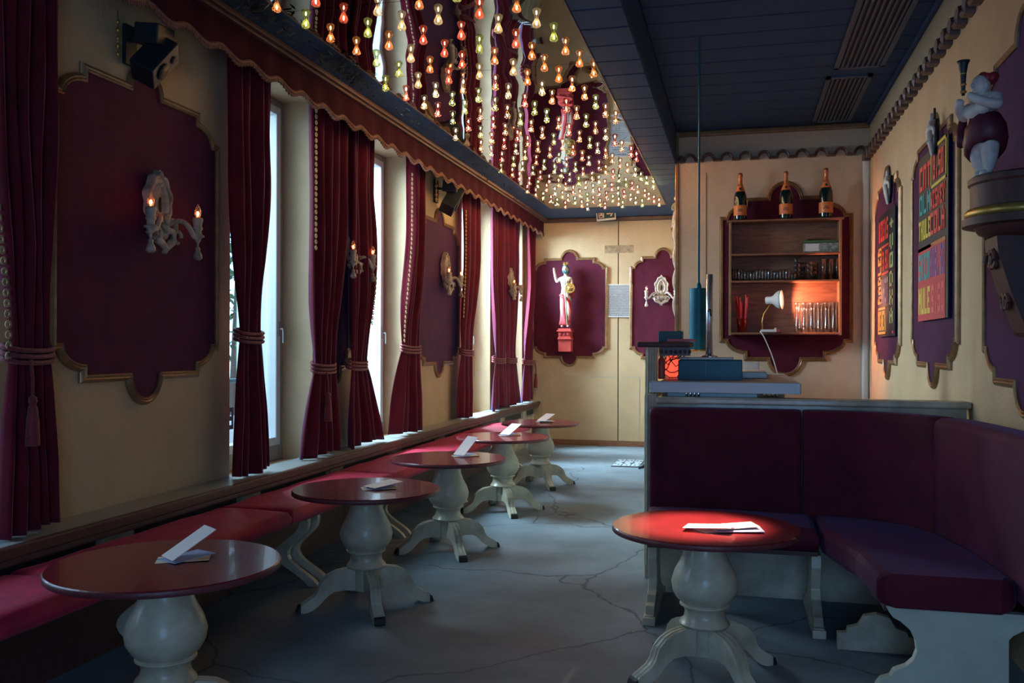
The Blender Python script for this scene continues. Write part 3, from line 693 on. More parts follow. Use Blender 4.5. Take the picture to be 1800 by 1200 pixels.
for i, (px, py) in enumerate(base):
    q = P(px, py, 'Z', ZT); g = 'cards '+tn[i]
    rt = math.radians
    if i < 5:
        hi = [.10, .022, .13, .09, .07][i]
        card(rect(q.x-.035, q.y-.04, rt(-62), .11, .20, ZT, zfar=ZT+.004), paper_y, 'cream folded card lying flat '+tn[i], g)
        card(rect(q.x+.02, q.y-.06, rt(-20+i*5), .115, .19, ZT+.003, zfar=ZT+.008), paper_b, 'bluish card underneath the others '+tn[i], g)
        card(rect(q.x+.015, q.y-.045, rt(-36+3*i), .12, .20, ZT+.012, zfar=ZT+.012+hi), paper_m, 'pale pink card tilted up highest '+tn[i], g)
        if i == 4:
            tag(obj('pen', tube(BM(), [(q.x+.02, q.y-.12, ZT+.008), (q.x+.16, q.y-.10, ZT+.008)], .007, 8), black_m), 'black pen beside the cards on the farthest table', 'pen')
    else:
        card(rect(q.x-.02, q.y-.12, rt(-55), .12, .21, ZT, zfar=ZT+.003), paper_m, 'white card at the bottom of the stack '+tn[i], g)
        card(rect(q.x+.06, q.y-.10, rt(-80), .11, .21, ZT+.004, zfar=ZT+.007), paper_b, 'bluish folded card inside the stack '+tn[i], g)
        card(rect(q.x+.03, q.y-.085, rt(-70), .12, .22, ZT+.009, zfar=ZT+.02), paper_m, 'white card jutting out to the right '+tn[i], g)
        card(rect(q.x-.08, q.y-.10, rt(-100), .11, .22, ZT+.014, zfar=ZT+.03), paper_m, 'brightest card on top of the stack '+tn[i], g)

# ------------------------------------------------------------------ window-side bench and cushions
def pillow(x0, x1, y0, y1, z0, z1, n=4, puff=.012, seed=0):
    """soft block: rounded edges, slightly domed top"""
    bm = BM(); rnd = random.Random(seed); NX, NY = 10, 22; g_ = {}
    R = .035
    def hgt(u, v):
        e = min(u, 1-u)*(x1-x0); f = min(v, 1-v)*(y1-y0); d = min(e, f); c = 1-max(0, 1-d/R)**2
        return (z1-R)+R*math.sqrt(max(0, c))+puff*math.sin(PI*u)*math.sin(PI*v)+.004*math.sin(v*17+u*5+seed)
    us = [0, .02, .05, .12, .25, .5, .75, .88, .95, .98, 1]; vs_ = [0, .006, .02, .05, .12, .25, .4, .5, .6, .75, .88, .95, .98, .994, 1]
    T = [[bm.verts.new((lerp(x0, x1, u), lerp(y0, y1, v), hgt(u, v))) for v in vs_] for u in us]
    for i in range(len(us)-1):
        for j in range(len(vs_)-1): bm.faces.new((T[i][j], T[i+1][j], T[i+1][j+1], T[i][j+1]))
    loop = [T[0][j] for j in range(len(vs_))]+[T[i][-1] for i in range(1, len(us))]+[T[-1][j] for j in range(len(vs_)-2, -1, -1)]+[T[i][0] for i in range(len(us)-2, 0, -1)]
    mid = [bm.verts.new((v.co.x, v.co.y, (z0+z1)/2)) for v in loop]; low = [bm.verts.new((v.co.x, v.co.y, z0+.01)) for v in loop]
    cx_, cy_ = (x0+x1)/2, (y0+y1)/2
    for v in mid: v.co.x += .008*(1 if v.co.x > cx_ else -1); v.co.y += .006*(1 if v.co.y > cy_ else -1)
    n_ = len(loop)
    for A, B_ in ((loop, mid), (mid, low)):
        for i in range(n_): bm.faces.new((A[i], A[(i+1) % n_], B_[(i+1) % n_], B_[i]))
    bm.faces.new(low); return bm
seam = [.2, 1.75, 3.3, 4.95, 6.6, 8.25, 9.9, 11.35]
lbl = ['seat cushion beside the viewer, mostly out of view', 'red seat cushion left of the leftmost table', 'shadowed seat cushion behind the leftmost table', 'red seat cushion left of the second table', 'brightly lit red seat cushion behind the second table', 'lit red seat cushion behind the third table', 'last red seat cushion with a rounded end by the far table']
bench = thing('window_bench', 'long low bench on scrolled cream brackets under the windows', 'bench', (0, 0, 0))
obj('seat_board', bx(-3.12, -2.66, .2, 11.3, .44, .47), wood_dk, bench, bevel=.004)
for k in range(7): tag(obj('seat_cushion', pillow(-3.07, -2.58, seam[k]+.008, seam[k+1]-.008, .47, .568, seed=k), cush_m, smooth=True), lbl[k], 'cushion', 'window bench cushions')
def scroll_leg(y):
    for d in (-.07, .07):
        bm = BM(); out = []
        for k in range(17):
            u = k/16; z = .44*(1-u); x = -2.68-.10*math.sin(u*PI*1.1)+.05*math.sin(u*PI*2.6); out.append((x, z))
        pts = out+[(x-.07-.02*math.sin(z*9), z) for x, z in out[::-1]]
        prism(bm, pts, 'Y', y+d-.02, y+d+.02); obj('leg', bm, cream_worn, bench)
for y in (1.2, 2.6, 3.9, 5.45, 7.0, 8.6, 10.2, 11.1): scroll_leg(y)
obj('back_rail', bx(-3.12, -3.08, .2, 11.3, .0, .43), wood_dk, bench)

# ------------------------------------------------------------------ corner bench with high back (right)
YP = 5.85
part = thing('bar_partition', 'cream fluted partition that closes the bar behind the corner bench', 'partition', (0, YP, 0))
obj('kick_panel', bx(-.50, 1.31, 0, .05, 0, 1.185), cream_worn, part)
obj('top_rail', bx(-.50, 1.325, -.06, .10, 1.19, 1.232), cream_worn, part, bevel=.012)
obj('rail_board', bx(-.50, 1.305, -.015, .0, 1.10, 1.188), cream_worn, part)
post = obj('post', bx(-.572, -.500, .0, .07, .155, 1.244), cream_worn, part)
for k in range(4): obj('flute', lathe(BM(), [(.0068, .16), (.0068, 1.24)], 8, (-.561+.0175*k, -.001, 0)), cream, post)
for k in range(3): obj('flute', lathe(BM(), [(.0068, .16), (.0068, 1.24)], 8, (-.573, .012+.02*k, 0)), cream, post)
# upper fluted post carrying the bar ledge
up = thing('bar_ledge', 'dark carved wooden bar ledge on a short fluted post', 'ledge', (0, 0, 0))
ps = obj('post', bx(-.585, -.515, 6.03, 6.10, 1.24, 1.545), cream_worn, up)
for k in range(4): obj('flute', lathe(BM(), [(.0075, 1.24), (.0075, 1.545)], 8, (-.574+.0165*k, 6.029, 0)), cream, ps)
obj('ledge_top', bx(-.645, -.30, 6.0, 6.5, 1.545, 1.58), wood_dk, up, bevel=.01); obj('ledge_top', bx(-.645, -.44, 6.503, 9.6, 1.545, 1.58), wood_dk, up, bevel=.01)
cv = BM(); box(cv, -.50, -.30, 6.02, 6.05, 1.49, 1.545)
for k in range(7): ball(cv, (-.485+.03*k, 6.015, 1.515), .011, 1, .8, 1.2, 8, 6)
obj('carved_frieze', cv, mould_dk, up)
obj('side_board', bx(-.60, -.57, 6.12, 9.6, 0, 1.545), cream_worn, up)
# backrest swept round the corner
def sweep_back(path, z0, z1, th=.11, name='backrest', label='', flare=0, cat='cushion'):
    pts = [Vector((*p, 0)) for p in path]; n = len(pts); bm = BM(); rings = []
    sec = []
    r = .045
    for (dx, dz, a0) in ((0, z0+r, PI), ): pass
    sec = [(0, z0), (0, z1-r)]+[(r-r*math.cos(a)*1, z1-r+r*math.sin(a)) for a in [PI/2*k/5 for k in range(1, 6)]]+[(th, z1), (th, z0)]
    for i, p in enumerate(pts):
        t_ = (pts[min(i+1, n-1)]-pts[max(i-1, 0)]).normalized(); nrm = Vector((t_.y, -t_.x, 0))   # towards the seat
        e = min(i, n-1-i); sq = {0: .90, 1: .985}.get(e, 1.0)
        ring = []
        for k, (d, z) in enumerate(sec):
            puff = .02*math.sin(PI*(z-z0)/(z1-z0)) if k < 2 or k < 7 else 0
            ring.append(bm.verts.new((p.x+nrm.x*((th-d)*sq+puff*sq), p.y+nrm.y*((th-d)*sq+puff*sq), z0+(z-z0)*(1-(1-sq)*.25))))
        rings.append(ring)
    for A, B_ in zip(rings, rings[1:]):
        for k in range(len(sec)): bm.faces.new((A[k], A[(k+1) % len(sec)], B_[(k+1) % len(sec)], B_[k]))
    bm.faces.new(rings[0]); bm.faces.new(rings[-1][::-1])
    o = obj(name, bm, velvet_dk, None, smooth=True); autosmooth(o, 60); return tag(o, label, cat, 'corner bench back cushions')
def seg(a, b_, n): return [(lerp(a[0], b_[0], k/n), lerp(a[1], b_[1], k/n)) for k in range(n+1)]
sweep_back([(-.535, 5.835), (-.525, 5.835), (-.50, 5.835)]+seg((-.40, 5.835), (.34, 5.835), 6)+[(.37, 5.835), (.375, 5.835)], .50, 1.168, label='flat tall back cushion of the corner bench, red along its left edge')
sweep_back([(.385, 5.835), (.39, 5.835), (.45, 5.83), (.6, 5.82), (.75, 5.79), (.88, 5.73), (1.0, 5.64), (1.09, 5.53), (1.15, 5.42), (1.155, 5.41)], .50, 1.168, label='curved middle back cushion in the corner of the bench')
sweep_back([(1.16, 5.40), (1.163, 5.39), (1.20, 5.25), (1.24, 5.0), (1.27, 4.7), (1.29, 4.4), (1.30, 4.3), (1.30, 4.15), (1.30, 4.02), (1.30, 4.0)], .46, 1.168, th=.13, label='back cushion along the right wall, faintly reddish')
rb = thing('corner_bench', 'cream corner bench frame on stepped scroll legs', 'bench', (0, 0, 0))
tag(obj('seat_cushion', pillow(-.545, .43, 5.22, 5.73, .425, .555, seed=3), velvet_dk, smooth=True), 'straight seat cushion of the corner bench behind the spotlit table', 'cushion', 'corner bench seat cushions')
bm = BM(); prism(bm, [(.445, 5.72), (.445, 5.28), (.47, 5.17), (.565, 4.75), (.60, 4.32), (.63, 4.28), (1.14, 4.28), (1.17, 4.34), (1.13, 4.9), (1.05, 5.3), (.95, 5.5), (.75, 5.65)], 'Z', .405, .555)
tag(obj('seat_cushion', bm, velvet_dk, bevel=.04), 'angled seat cushion of the corner bench beside the right wall', 'cushion', 'corner bench seat cushions')
obj('seat_board', bx(-.50, .43, 5.27, 5.83, .395, .42), wood_dk, rb); obj('seat_board', bx(.64, 1.28, 4.36, 5.6, .37, .40), wood_dk, rb)
for x in (-.475, .425):
    prof = [(5.30, .395), (5.28, .33), (5.31, .26), (5.33, .20), (5.30, .15), (5.24, .13), (5.20, .10), (5.16, .09), (5.13, .05), (5.10, .05), (5.10, 0), (5.80, 0), (5.80, .05), (5.70, .08), (5.60, .12), (5.52, .2), (5.52, .3), (5.56, .395)]
    bm = BM(); prism(bm, prof, 'X', x-.026, x+.026); obj('leg', bm, cream_worn, rb, bevel=.004)
    obj('foot', bx(x-.035, x+.035, 5.08, 5.82, 0, .045), cream_worn, rb, bevel=.004)
# near end board with scalloped outline
prof = [(.64, .405), (.655, .375), (.67, .355), (.70, .34), (.74, .305), (.762, .26), (.768, .215), (.755, .175), (.725, .145), (.68, .125), (.672, .118), (.66, .095), (.62, .08), (.60, .05), (.60, 0), (1.135, 0), (1.135, .29), (1.15, .31), (1.19, .335), (1.28, .36), (1.28, .405)]
bm = BM(); prism(bm, prof, 'Y', 4.31, 4.36); obj('end_board', bm, M('paint_pale', (.60, .62, .52), .5, var=.15, vs=5), rb, bevel=.003)
prof = [(.50, 0), (.50, .085), (.545, .09), (.55, .115), (.60, .13), (.63, .18), (.69, .195), (.75, .18), (.78, .13), (.83, .115), (.84, .09), (.90, .085), (.90, 0)]
bm = BM(); prism(bm, prof, 'Y', 4.93, 4.98); obj('cross_foot', bm, cream_worn, rb, bevel=.003)

# ------------------------------------------------------------------ bar counter and what stands on it
ctr = thing('bar_counter', 'brushed steel drip counter above the partition', 'counter', (0, 0, 0))
bm = BM(); prism(bm, [(-.548, 5.86), (.38, 5.86), (.38, 8.0), (-.50, 8.0), (-.50, 6.02), (-.548, 6.02)], 'Z', 1.257, 1.325); obj('steel_top', bm, steel, ctr, bevel=.008)
obj('cabinet', bx(-.50, .30, 6.25, 8.0, 0, 1.255), cream_worn, ctr)
obj('drain_tray', bx(-.44, .12, 5.93, 6.2, 1.226, 1.256), M('tray_pale', (.35, .55, .60), .3), ctr, bevel=.004)
for x in (-.285, .19):
    ft = BM()
    for k in range(4): lathe(ft, [(.006, 1.235), (.009, 1.24), (.006, 1.248), (.006, 1.257)], 8, (x+.025*k-.03, 5.90, 0))
    obj('pipe_fitting', ft, chrome, ctr)
p0 = P(1192, 667, 'Y', 6.3); p1 = P(1305, 633, 'Y', 6.3)
bxz = thing('teal_box', 'teal metal box standing on the steel counter', 'box', (p0.x, 6.3, 1.326)); wb_, hb = p1.x-p0.x, p1.z-1.326
obj('body', bx(0, wb_, 0, .32, 0, hb), teal_m, bxz, bevel=.006); obj('seam_strip', bx(wb_*.43, wb_*.43+.004, -.003, 0, .01, hb-.01), M('teal_light', (.05, .25, .32), .4), bxz)
obj('plinth', bx(-.004, wb_+.004, -.004, .324, -.0, .018), teal_m, bxz)
tag(obj('white_tray', bx(p0.x+.01, p0.x+wb_*.86, 6.31, 6.58, 1.328+hb, 1.344+hb), white_m, bevel=.004), 'white tray lying on the teal box', 'tray')
# chrome column
chrome_s = M('chrome_satin', (.62, .62, .64), .32, metal=.8)
q = P(1247, 560, 'Y', 6.44); zb = 1.345+hb; zt = P(1247, 482, 'Y', 6.44).z
col = thing('tap_column', 'tall chrome tap column rising from the teal box', 'tap', (q.x, 6.44, zb))
obj('pipe', lathe(BM(), [(.023, 0), (.023, zt-zb)], 24), chrome_s, col, smooth=True).data.polygons[-1].use_smooth = False
obj('base_ring', lathe(BM(), [(.06, 0), (.06, .006), (.03, .012), (.024, .02)], 24), chrome, col)
h = BM(); tube(h, [(.0, -.024, (zt-zb)*.55), (.005, -.045, (zt-zb)*.56), (.012, -.05, (zt-zb)*.49)], .007, 8); ball(h, (0, -.028, (zt-zb)*.56), .013); obj('tap_lever', h, black_m, col)
# pendant lamp
q0 = P(1228, 617, 'Y', 7.0); q1 = P(1228, 507, 'Y', 7.0)
pen = thing('pendant_lamp', 'teal cylinder pendant lamp hanging on a long cord above the bar', 'lamp', (q0.x, 7.0, q0.z)); hh = q1.z-q0.z
obj('shade', lathe(BM(), [(.068, 0), (.072, 0), (.072, hh), (.012, hh), (.012, hh-.006), (.068, hh-.006), (.068, 0)], 36, cap=False), teal_m, pen, smooth=False); autosmooth(pen.children[0] if pen.children else bpy.data.objects['shade'], 40)
obj('rim', lathe(BM(), [(.0725, 0), (.0735, .003), (.0735, .010), (.0725, .013)], 36, cap=False), gold_m, pen)
obj('cord', tube(BM(), [(0, 0, hh), (0, 0, ZR-q0.z)], .008, 8), teal_m, pen); obj('socket', lathe(BM(), [(.02, hh), (.02, hh+.02), (.011, hh+.045)], 16), teal_m, pen)
light('pendant_glow', 'POINT', (q0.x, 7.0, q0.z+.05), (0, 0, 0), 25, (1, .66, .40), shadow_soft_size=.05)
# silver boxes right on the counter
tag(obj('steel_tray', bx(-.05, .20, 6.62, 7.2, 1.326, 1.375), steel, bevel=.006), 'shallow steel tray right of the teal box', 'tray')
tag(obj('steel_container', bx(-.08, .16, 7.25, 7.7, 1.326, 1.43), steel, bevel=.006), 'steel container behind the shallow tray', 'container')
# red lit jar and wires
q = P(1181, 640, 'Y', 6.6)
jar = thing('candle_jar', 'glowing red jar between the fluted post and the teal box', 'jar', (q.x, 6.65, 1.326)); 
obj('glass', lathe(BM(), [(.03, 0), (.06, .02), (.068, .07), (.06, .12), (.035, .15), (.035, .165)], 20), red_glow, jar, smooth=True); obj('neck_ring', lathe(BM(), [(.037, .165), (.037, .18)], 16), black_m, jar)
q = P(1163, 632, 'Y', 6.35); tag(obj('red_bottle', lathe(BM(), [(.022, 0), (.024, .01), (.024, .13), (.010, .15), (.010, .18)], 16), M('red_bottle_plastic', (.8, .15, .1), .4), None, loc=(q.x, 6.35, 1.326), smooth=True), 'red dispenser bottle next to the fluted post', 'bottle')
wr = BM(); rnd = random.Random(3)
for k in range(7):
    a = Vector((q.x+.01, 6.42, 1.36+.02*k)); pts = [a]
    for j in range(6): pts.append(pts[-1]+Vector((rnd.uniform(.0, .045), rnd.uniform(-.02, .03), rnd.uniform(-.04, .045))))
    tube(wr, [(v.x, v.y, max(1.333, min(1.5, v.z))) for v in pts], .0035, 6)
tag(obj('cable_tangle', wr, black_m, kind='stuff'), 'tangle of thin black cables in front of the red jar', 'cables')
tag(obj('red_book', bx(-.45, -.275, 6.05, 6.3, 1.582, 1.60), red_pl, bevel=.002), 'flat red folder lying on the bar ledge', 'folder')
tag(obj('ledge_box', bx(-.55, -.385, 6.55, 6.75, 1.582, 1.66), sign_g, bevel=.006), 'dark green box on the bar ledge behind the red folder', 'box')

# ------------------------------------------------------------------ bottle shelf on the bar wall
YS = YBAR-.26
def SX(px, py=480): return P(px, py, 'Y', YS).x
def SZ(py, px=1380): return P(px, py, 'Y', YS).z
x0, x1 = SX(1281), SX(1480); zt, za, zb2, zc = SZ(388), SZ(444), SZ(492), SZ(584)
sh = thing('wall_shelf', 'brown open wall shelf holding glasses behind the bar', 'shelf', ((x0+x1)/2, YS, 0)); cx = (x0+x1)/2
def L2(bm_args): a = list(bm_args); a[0] -= cx; a[1] -= cx; return bx(*a)
obj('back_panel', L2((x0, x1, .215, .225, zc-.02, zt)), wood_br, sh)
for xx in (x0, x1-.028): obj('side_panel', L2((xx, xx+.028, 0, .22, zc-.03, zt)), M('wood_side%d' % int(xx*100), (.34, .19, .09), .45, var=.3, vs=9), sh, bevel=.004)
obj('top_board', L2((x0-.02, x1+.02, -.012, .235, zt, zt+.022)), wood_br, sh, bevel=.006)
for zz, nm in ((za, 'shelf_board'), (zb2, 'shelf_board'), (zc, 'bottom_board')): obj(nm, L2((x0+.02, x1-.02, 0, .22, zz-.022, zz)), wood_br, sh, bevel=.004)
# champagne bottles
prof = [(.052, 0), (.058, .006), (.060, .02), (.060, .22), (.055, .26), (.040, .30), (.026, .335), (.018, .37), (.0165, .45), (.012, .455)]
def champ(px, lb, s):
    x = SX(px); t = thing('champagne_bottle', lb, 'bottle', (x, YS+.09, zt+.022)); t.scale = (s*1.12, s*1.12, s*1.08)
    obj('glass', lathe(BM(), prof, 28), bottle_m, t, smooth=True)
    obj('label', lathe(BM(), [(.0607, .05), (.0612, .052), (.0612, .148), (.0607, .15)], 28, cap=False), orange_m, t, smooth=True)
    lt = BM(); word(lt, 'VEUVE', -.018, .103, .036, .009, -.0605, .002); word(lt, 'CLICQUOT', -.027, .088, .054, .009, -.0600, .002); obj('label_lettering', lt, ink, t)
    obj('collar', lathe(BM(), [(.0475, .286), (.041, .302), (.029, .335), (.026, .345)], 24, cap=False), orange_m, t, smooth=True)
    obj('collar_seal', lathe(BM(), [(.002, -.046), (.012, -.045), (.012, -.03)], 14, (0, 0, .312), axis='Y'), black_m, t)
    obj('foil', lathe(BM(), [(.0265, .345), (.0195, .37), (.018, .43), (.021, .435), (.021, .452), (.018, .47), (.004, .476)], 20), foil_m, t, smooth=True)
champ(1301, 'leftmost of three champagne bottles on top of the shelf', 1.0); champ(1382, 'middle champagne bottle, under the panel lobe', 1.0); champ(1453, 'rightmost of three champagne bottles on top of the shelf', 1.03)
# clear box with green lid
xa, xb = SX(1413), SX(1476); t = thing('storage_box', 'clear plastic box with green lid on the upper shelf', 'box', (xa, YS+.03, za))
obj('tub', bx(0, xb-xa, 0, .14, .002, .10), M('tub_plastic', (.42, .48, .42), .3, var=.6, vs=22, col2=(.05, .12, .08)), t, bevel=.008); obj('lid', bx(-.006, xb-xa+.006, -.006, .146, .10, .125), M('lid_green', (.06, .16, .05), .4), t, bevel=.006)
obj('paper_label', bx(.015, .15, -.003, 0, .015, .09), white_m, t); tag(obj('bar_spoon', tube(BM(), [(xa+.04, YS+.06, za+.137), (xa+.28, YS+.08, za+.142)], .006, 6), chrome), 'metal bar tool lying on the green lid', 'tool')
# glasses
def glass_proto(name, prof_, label, cat='glass', m=glass_m):
    o = obj(name, lathe(BM(), prof_, 14, cap=False), m, smooth=True); return tag(o, label, cat)
shot = glass_proto('shot_glass', [(.001, .004), (.022, .004), (.024, .0), (.026, .03), (.030, .07), (.033, .115), (.031, .115), (.026, .04), (.022, .014), (.001, .012)], 'small clear glass in the crowded left group of the middle shelf')
shot['group'] = 'small glasses on the middle shelf'; first = True; rnd = random.Random(2)
for r in range(2):
    for k in range(11):
        px = 1291+k*10.4+r*4; loc = (SX(px), YS+.05+r*.08, zb2)
        if k == 10 and r: continue
        o = shot if first else shot.copy()
        if not first: COL.objects.link(o)
        first = False; o.location = loc; s = rnd.uniform(.82, 1.12)*(.65 if k > 9 else 1); o.scale = (.95, .95, s)
st = glass_proto('tumbler', [(.001, .004), (.028, .004), (.030, 0), (.036, .09), (.034, .09), (.027, .012), (.001, .012)], 'tumbler in the taller stack of glasses on the middle shelf'); st['group'] = 'tumblers in the taller stack'
first = True
for s_, (px, n, dz, lb, gp) in enumerate(((1402, 4, .05, 'tumbler in the taller stack of glasses on the middle shelf', 'tumblers in the taller stack'), (1412, 3, .05, 'tumbler standing close behind the taller stack', 'tumblers behind the taller stack'), (1424, 3, .05, 'tumbler in the lower stack of glasses on the middle shelf', 'tumblers in the lower stack'), (1434, 3, .045, 'tumbler at the right side of the lower stack', 'tumblers right of the lower stack'))):
    for k in range(n):
        o = st if first else st.copy()
        if not first: COL.objects.link(o)
        first = False; o.location = (SX(px), YS+.07+.05*(s_ % 2), zb2+dz*k); o['label'] = lb; o['group'] = gp
hb_ = glass_proto('highball_glass', [(.001, .004), (.020, .004), (.022, 0), (.026, .215), (.024, .215), (.019, .012), (.001, .012)], 'tall narrow glass at the right end of the middle shelf'); hb_['group'] = 'tall narrow glasses'
for k in range(5):
    o = hb_ if k == 0 else hb_.copy()
    if k: COL.objects.link(o)
    o.location = (SX(1449+6.3*k), YS+.06+.05*(k % 2), zb2)
bg_ = glass_proto('beer_glass', [(.001, .268), (.026, .268), (.032, .272), (.034, .262), (.030, .25), (.022, .20), (.022, .14), (.028, .07), (.034, .0), (.032, .0), (.026, .07), (.0195, .14), (.0195, .20), (.026, .245), (.001, .25)], 'upturned beer glass glowing red in front of the lamp'); bg_['group'] = 'upturned beer glasses'
first = True
for r in range(2):
    for k in range(6 if r == 0 else 5):
        o = bg_ if first else bg_.copy()
        if not first: COL.objects.link(o)
        first = False; o.location = (SX(1403+13*k+6.5*r), YS+.06+.08*r, zc); o.scale = (1.1, 1.1, 1.15)
# straws in a tumbler
xs = SX(1305); t = thing('straw_glass', 'glass holding red drinking straws on the lowest shelf', 'glass', (xs, YS+.08, zc))
obj('tumbler', lathe(BM(), [(.001, .004), (.040, .004), (.043, 0), (.060, .15), (.058, .15), (.038, .012), (.001, .012)], 18, cap=False), glassy('glass_red', (.9, .35, .35), .75, .25), t, smooth=True)
rnd = random.Random(8); sb = None
for k in range(14):
    a = rnd.uniform(0, 6.28); r = rnd.uniform(.01, .026); sx_, sy_ = r*math.cos(a), r*math.sin(a); L_ = rnd.uniform(.30, .40)
    tag(obj('drinking_straw', tube(BM(), [(xs+sx_, YS+.08+sy_*.8, zc+.014), (xs+sx_*3.1, YS+.08+sy_*2.0, zc+L_)], .008, 6), red_pl), 'red drinking straw standing in the glass on the lowest shelf', 'straw', 'red drinking straws')
# clamp lamp
lx, lz = SX(1345), SZ(527); t = thing('clamp_lamp', 'white clip lamp shining red light onto the beer glasses', 'lamp', (SX(1343), YS-.03, zc))
ox, oz = SX(1346)-t.location.x, SZ(528)-zc
prof = [(.034, 0), (.038, .005), (.038, .06), (.045, .075), (.075, .105), (.095, .14), (.102, .165), (.098, .165), (.09, .14), (.07, .11), (.03, .08), (.03, .01)]
hd = obj('lamp_head', lathe(BM(), prof, 28, axis='X', cap=False), white_m, t, loc=(ox, .0, oz), rot=(0, math.radians(-2), math.radians(-14)), smooth=True)
obj('bulb', lathe(BM(), [(.001, .150), (.05, .148), (.085, .135), (.08, .12), (.03, .09)], 24, axis='X', cap=False), lampglow, hd, smooth=True)
arm = [(ox+.05, 0, oz-.03), (ox+.02, 0, oz-.08), (ox-.02, 0, oz-.14), (ox-.035, 0, oz-.22), (ox-.03, 0, .02)]
obj('goose_neck', tube(BM(), arm, .007, 8), gold_m, t, smooth=True)
cl = BM(); box(cl, ox-.05, ox+.11, -.03, .06, .003, .03); ball(cl, (ox+.10, 0, .035), .014); obj('clamp', cl, white_m, t, bevel=.004); obj('clamp_tip', bx(ox+.11, ox+.14, -.02, .05, .005, .03), p_pink, t)
cp = [P(a, b_, 'Y', YS-.04) for a, b_ in ((1336, 582), (1342, 590), (1349, 605), (1356, 622), (1362, 640), (1366, 655), (1368, 668))]
obj('power_cord', tube(BM(), [tuple(v-t.location) for v in cp], .006, 8), white_m, t, smooth=True)
wp = hd; light('clamp_lamp_light', 'SPOT', (SX(1376), YS-.05, SZ(530)), (PI/2, 0, math.radians(-84)), 62, (1, .34, .20), spot_size=math.radians(128), spot_blend=.25, shadow_soft_size=.04)

# ------------------------------------------------------------------ scalloped rails on bar wall and right wall
def scallop(name, length, n, label, loc, rz, m=mould_dk):
    t = thing(name, label, 'moulding', loc, rz); bm = BM(); per = length/n; r = per*.30; path = []
    for k in range(n):
        x = per*k; path += [(x, 0), (x+per*.2, 0)]
        for j in range(1, 10): a = PI-PI*j/9; path.append((x+per*.2+r+r*math.cos(a), r*math.sin(a)*1.15))
        path.append((x+per, 0))
    th = .028; rings = []
    for i, (x, z) in enumerate(path):
        a = Vector(path[max(0, i-1)]); b_ = Vector(path[min(len(path)-1, i+1)]); d = (b_-a); d = d.normalized() if d.length > 1e-6 else Vector((1, 0)); nx, nz = -d.y, d.x
        rings.append([bm.verts.new((x-nx*th*.5, 0, z-nz*th*.5)), bm.verts.new((x-nx*th*.5, -.06, z-nz*th*.5)), bm.verts.new((x+nx*th*.2, -.075, z+nz*th*.2)), bm.verts.new((x+nx*th*.5, -.05, z+nz*th*.5)), bm.verts.new((x+nx*th*.5, 0, z+nz*th*.5))])
    for A, B_ in zip(rings, rings[1:]):
        for k in range(5): bm.faces.new((A[k], A[(k+1) % 5], B_[(k+1) % 5], B_[k]))
    obj('scallops', bm, m, t)
    rs = BM(); lathe(rs, [(.001, -.08), (.03, -.078), (.035, -.06), (.035, 0)], 14, (0, 0, .02), axis='Y'); obj('rosette', rs, m, t)
    return t
scallop('scalloped_rail', 1.95, 10, 'dark scalloped rail across the bar wall above the bottles', (-.61, YBAR, 3.575), 0)
scallop('scalloped_rail', 7.4, 38, 'dark scalloped rail running along the right wall under the ceiling', (XR, 10.08, 3.50), -PI/2)

# ------------------------------------------------------------------ vents in the ceiling
def vent(ya, yb, xa, xb, lb):
    t = thing('ceiling_vent', lb, 'vent', ((xa+xb)/2, (ya+yb)/2, ZR)); w_, l_ = (xb-xa)/2, (yb-ya)/2
    bm = BM()
    for r in ((-w_, w_, -l_, -l_+.04), (-w_, w_, l_-.04, l_), (-w_, -w_+.04, -l_, l_), (w_-.04, w_, -l_, l_)): box(bm, r[0], r[1], r[2], r[3], -.02, 0)
    obj('frame', bm, M('vent_grey', (.07, .10, .15), .45), t); obj('backing', bx(-w_+.04, w_-.04, -l_+.04, l_-.04, -.004, -.001), black_m, t)
    for k in range(8):
        x = -w_+.04+(k+.5)*(2*w_-.08)/8; obj('slat', bx(x-.008, x+.008, -l_+.04, l_-.04, -.022, -.006), MATS['vent_grey'], t)
a = P(1432, 213, 'Z', ZR); b_ = P(1457, 134, 'Z', ZR); c = P(1465, 119, 'Z', ZR)
vent(b_.y, a.y, b_.x-.02, b_.x+.36, 'slatted ceiling vent nearest the bar wall'); vent(c.y-1.7, c.y, c.x, c.x+.40, 'slatted ceiling vent nearer the viewer')

# ------------------------------------------------------------------ posters
def poster(label, loc, W, H, items, side_k=.0):
    t = thing('menu_poster', label, 'poster', loc, -PI/2)
    obj('sheet', bx(-W/2, W/2, -.006, 0, 0, H), poster_k, t)
    for kind, args in items:
        bm = BM()
        if kind == 'fill': x0_, z0_, w_, h_, m = args; box(bm, -W/2+x0_*W, -W/2+(x0_+w_)*W, -.009, -.006, z0_*H, (z0_+h_)*H); obj('colour_field', bm, m, t)
        elif kind == 'frame':
            x0_, z0_, w_, h_, m = args; f = .022; a, b_, c, d = -W/2+x0_*W, -W/2+(x0_+w_)*W, z0_*H, (z0_+h_)*H
            for r in ((a, b_, c, c+f), (a, b_, d-f, d), (a, a+f, c, d), (b_-f, b_, c, d)): box(bm, r[0], r[1], -.010, -.006, r[2], r[3])
            obj('price_frame', bm, m, t)
        else:
            txt, x0_, z0_, w_, h_, m = args[:6]; word(bm, txt, -W/2+x0_*W, z0_*H, w_*W, h_*H, -.008, .003, vertical=(kind == 'vert'), rot90=(kind == 'side')); obj('lettering', bm, m, t)
    return t
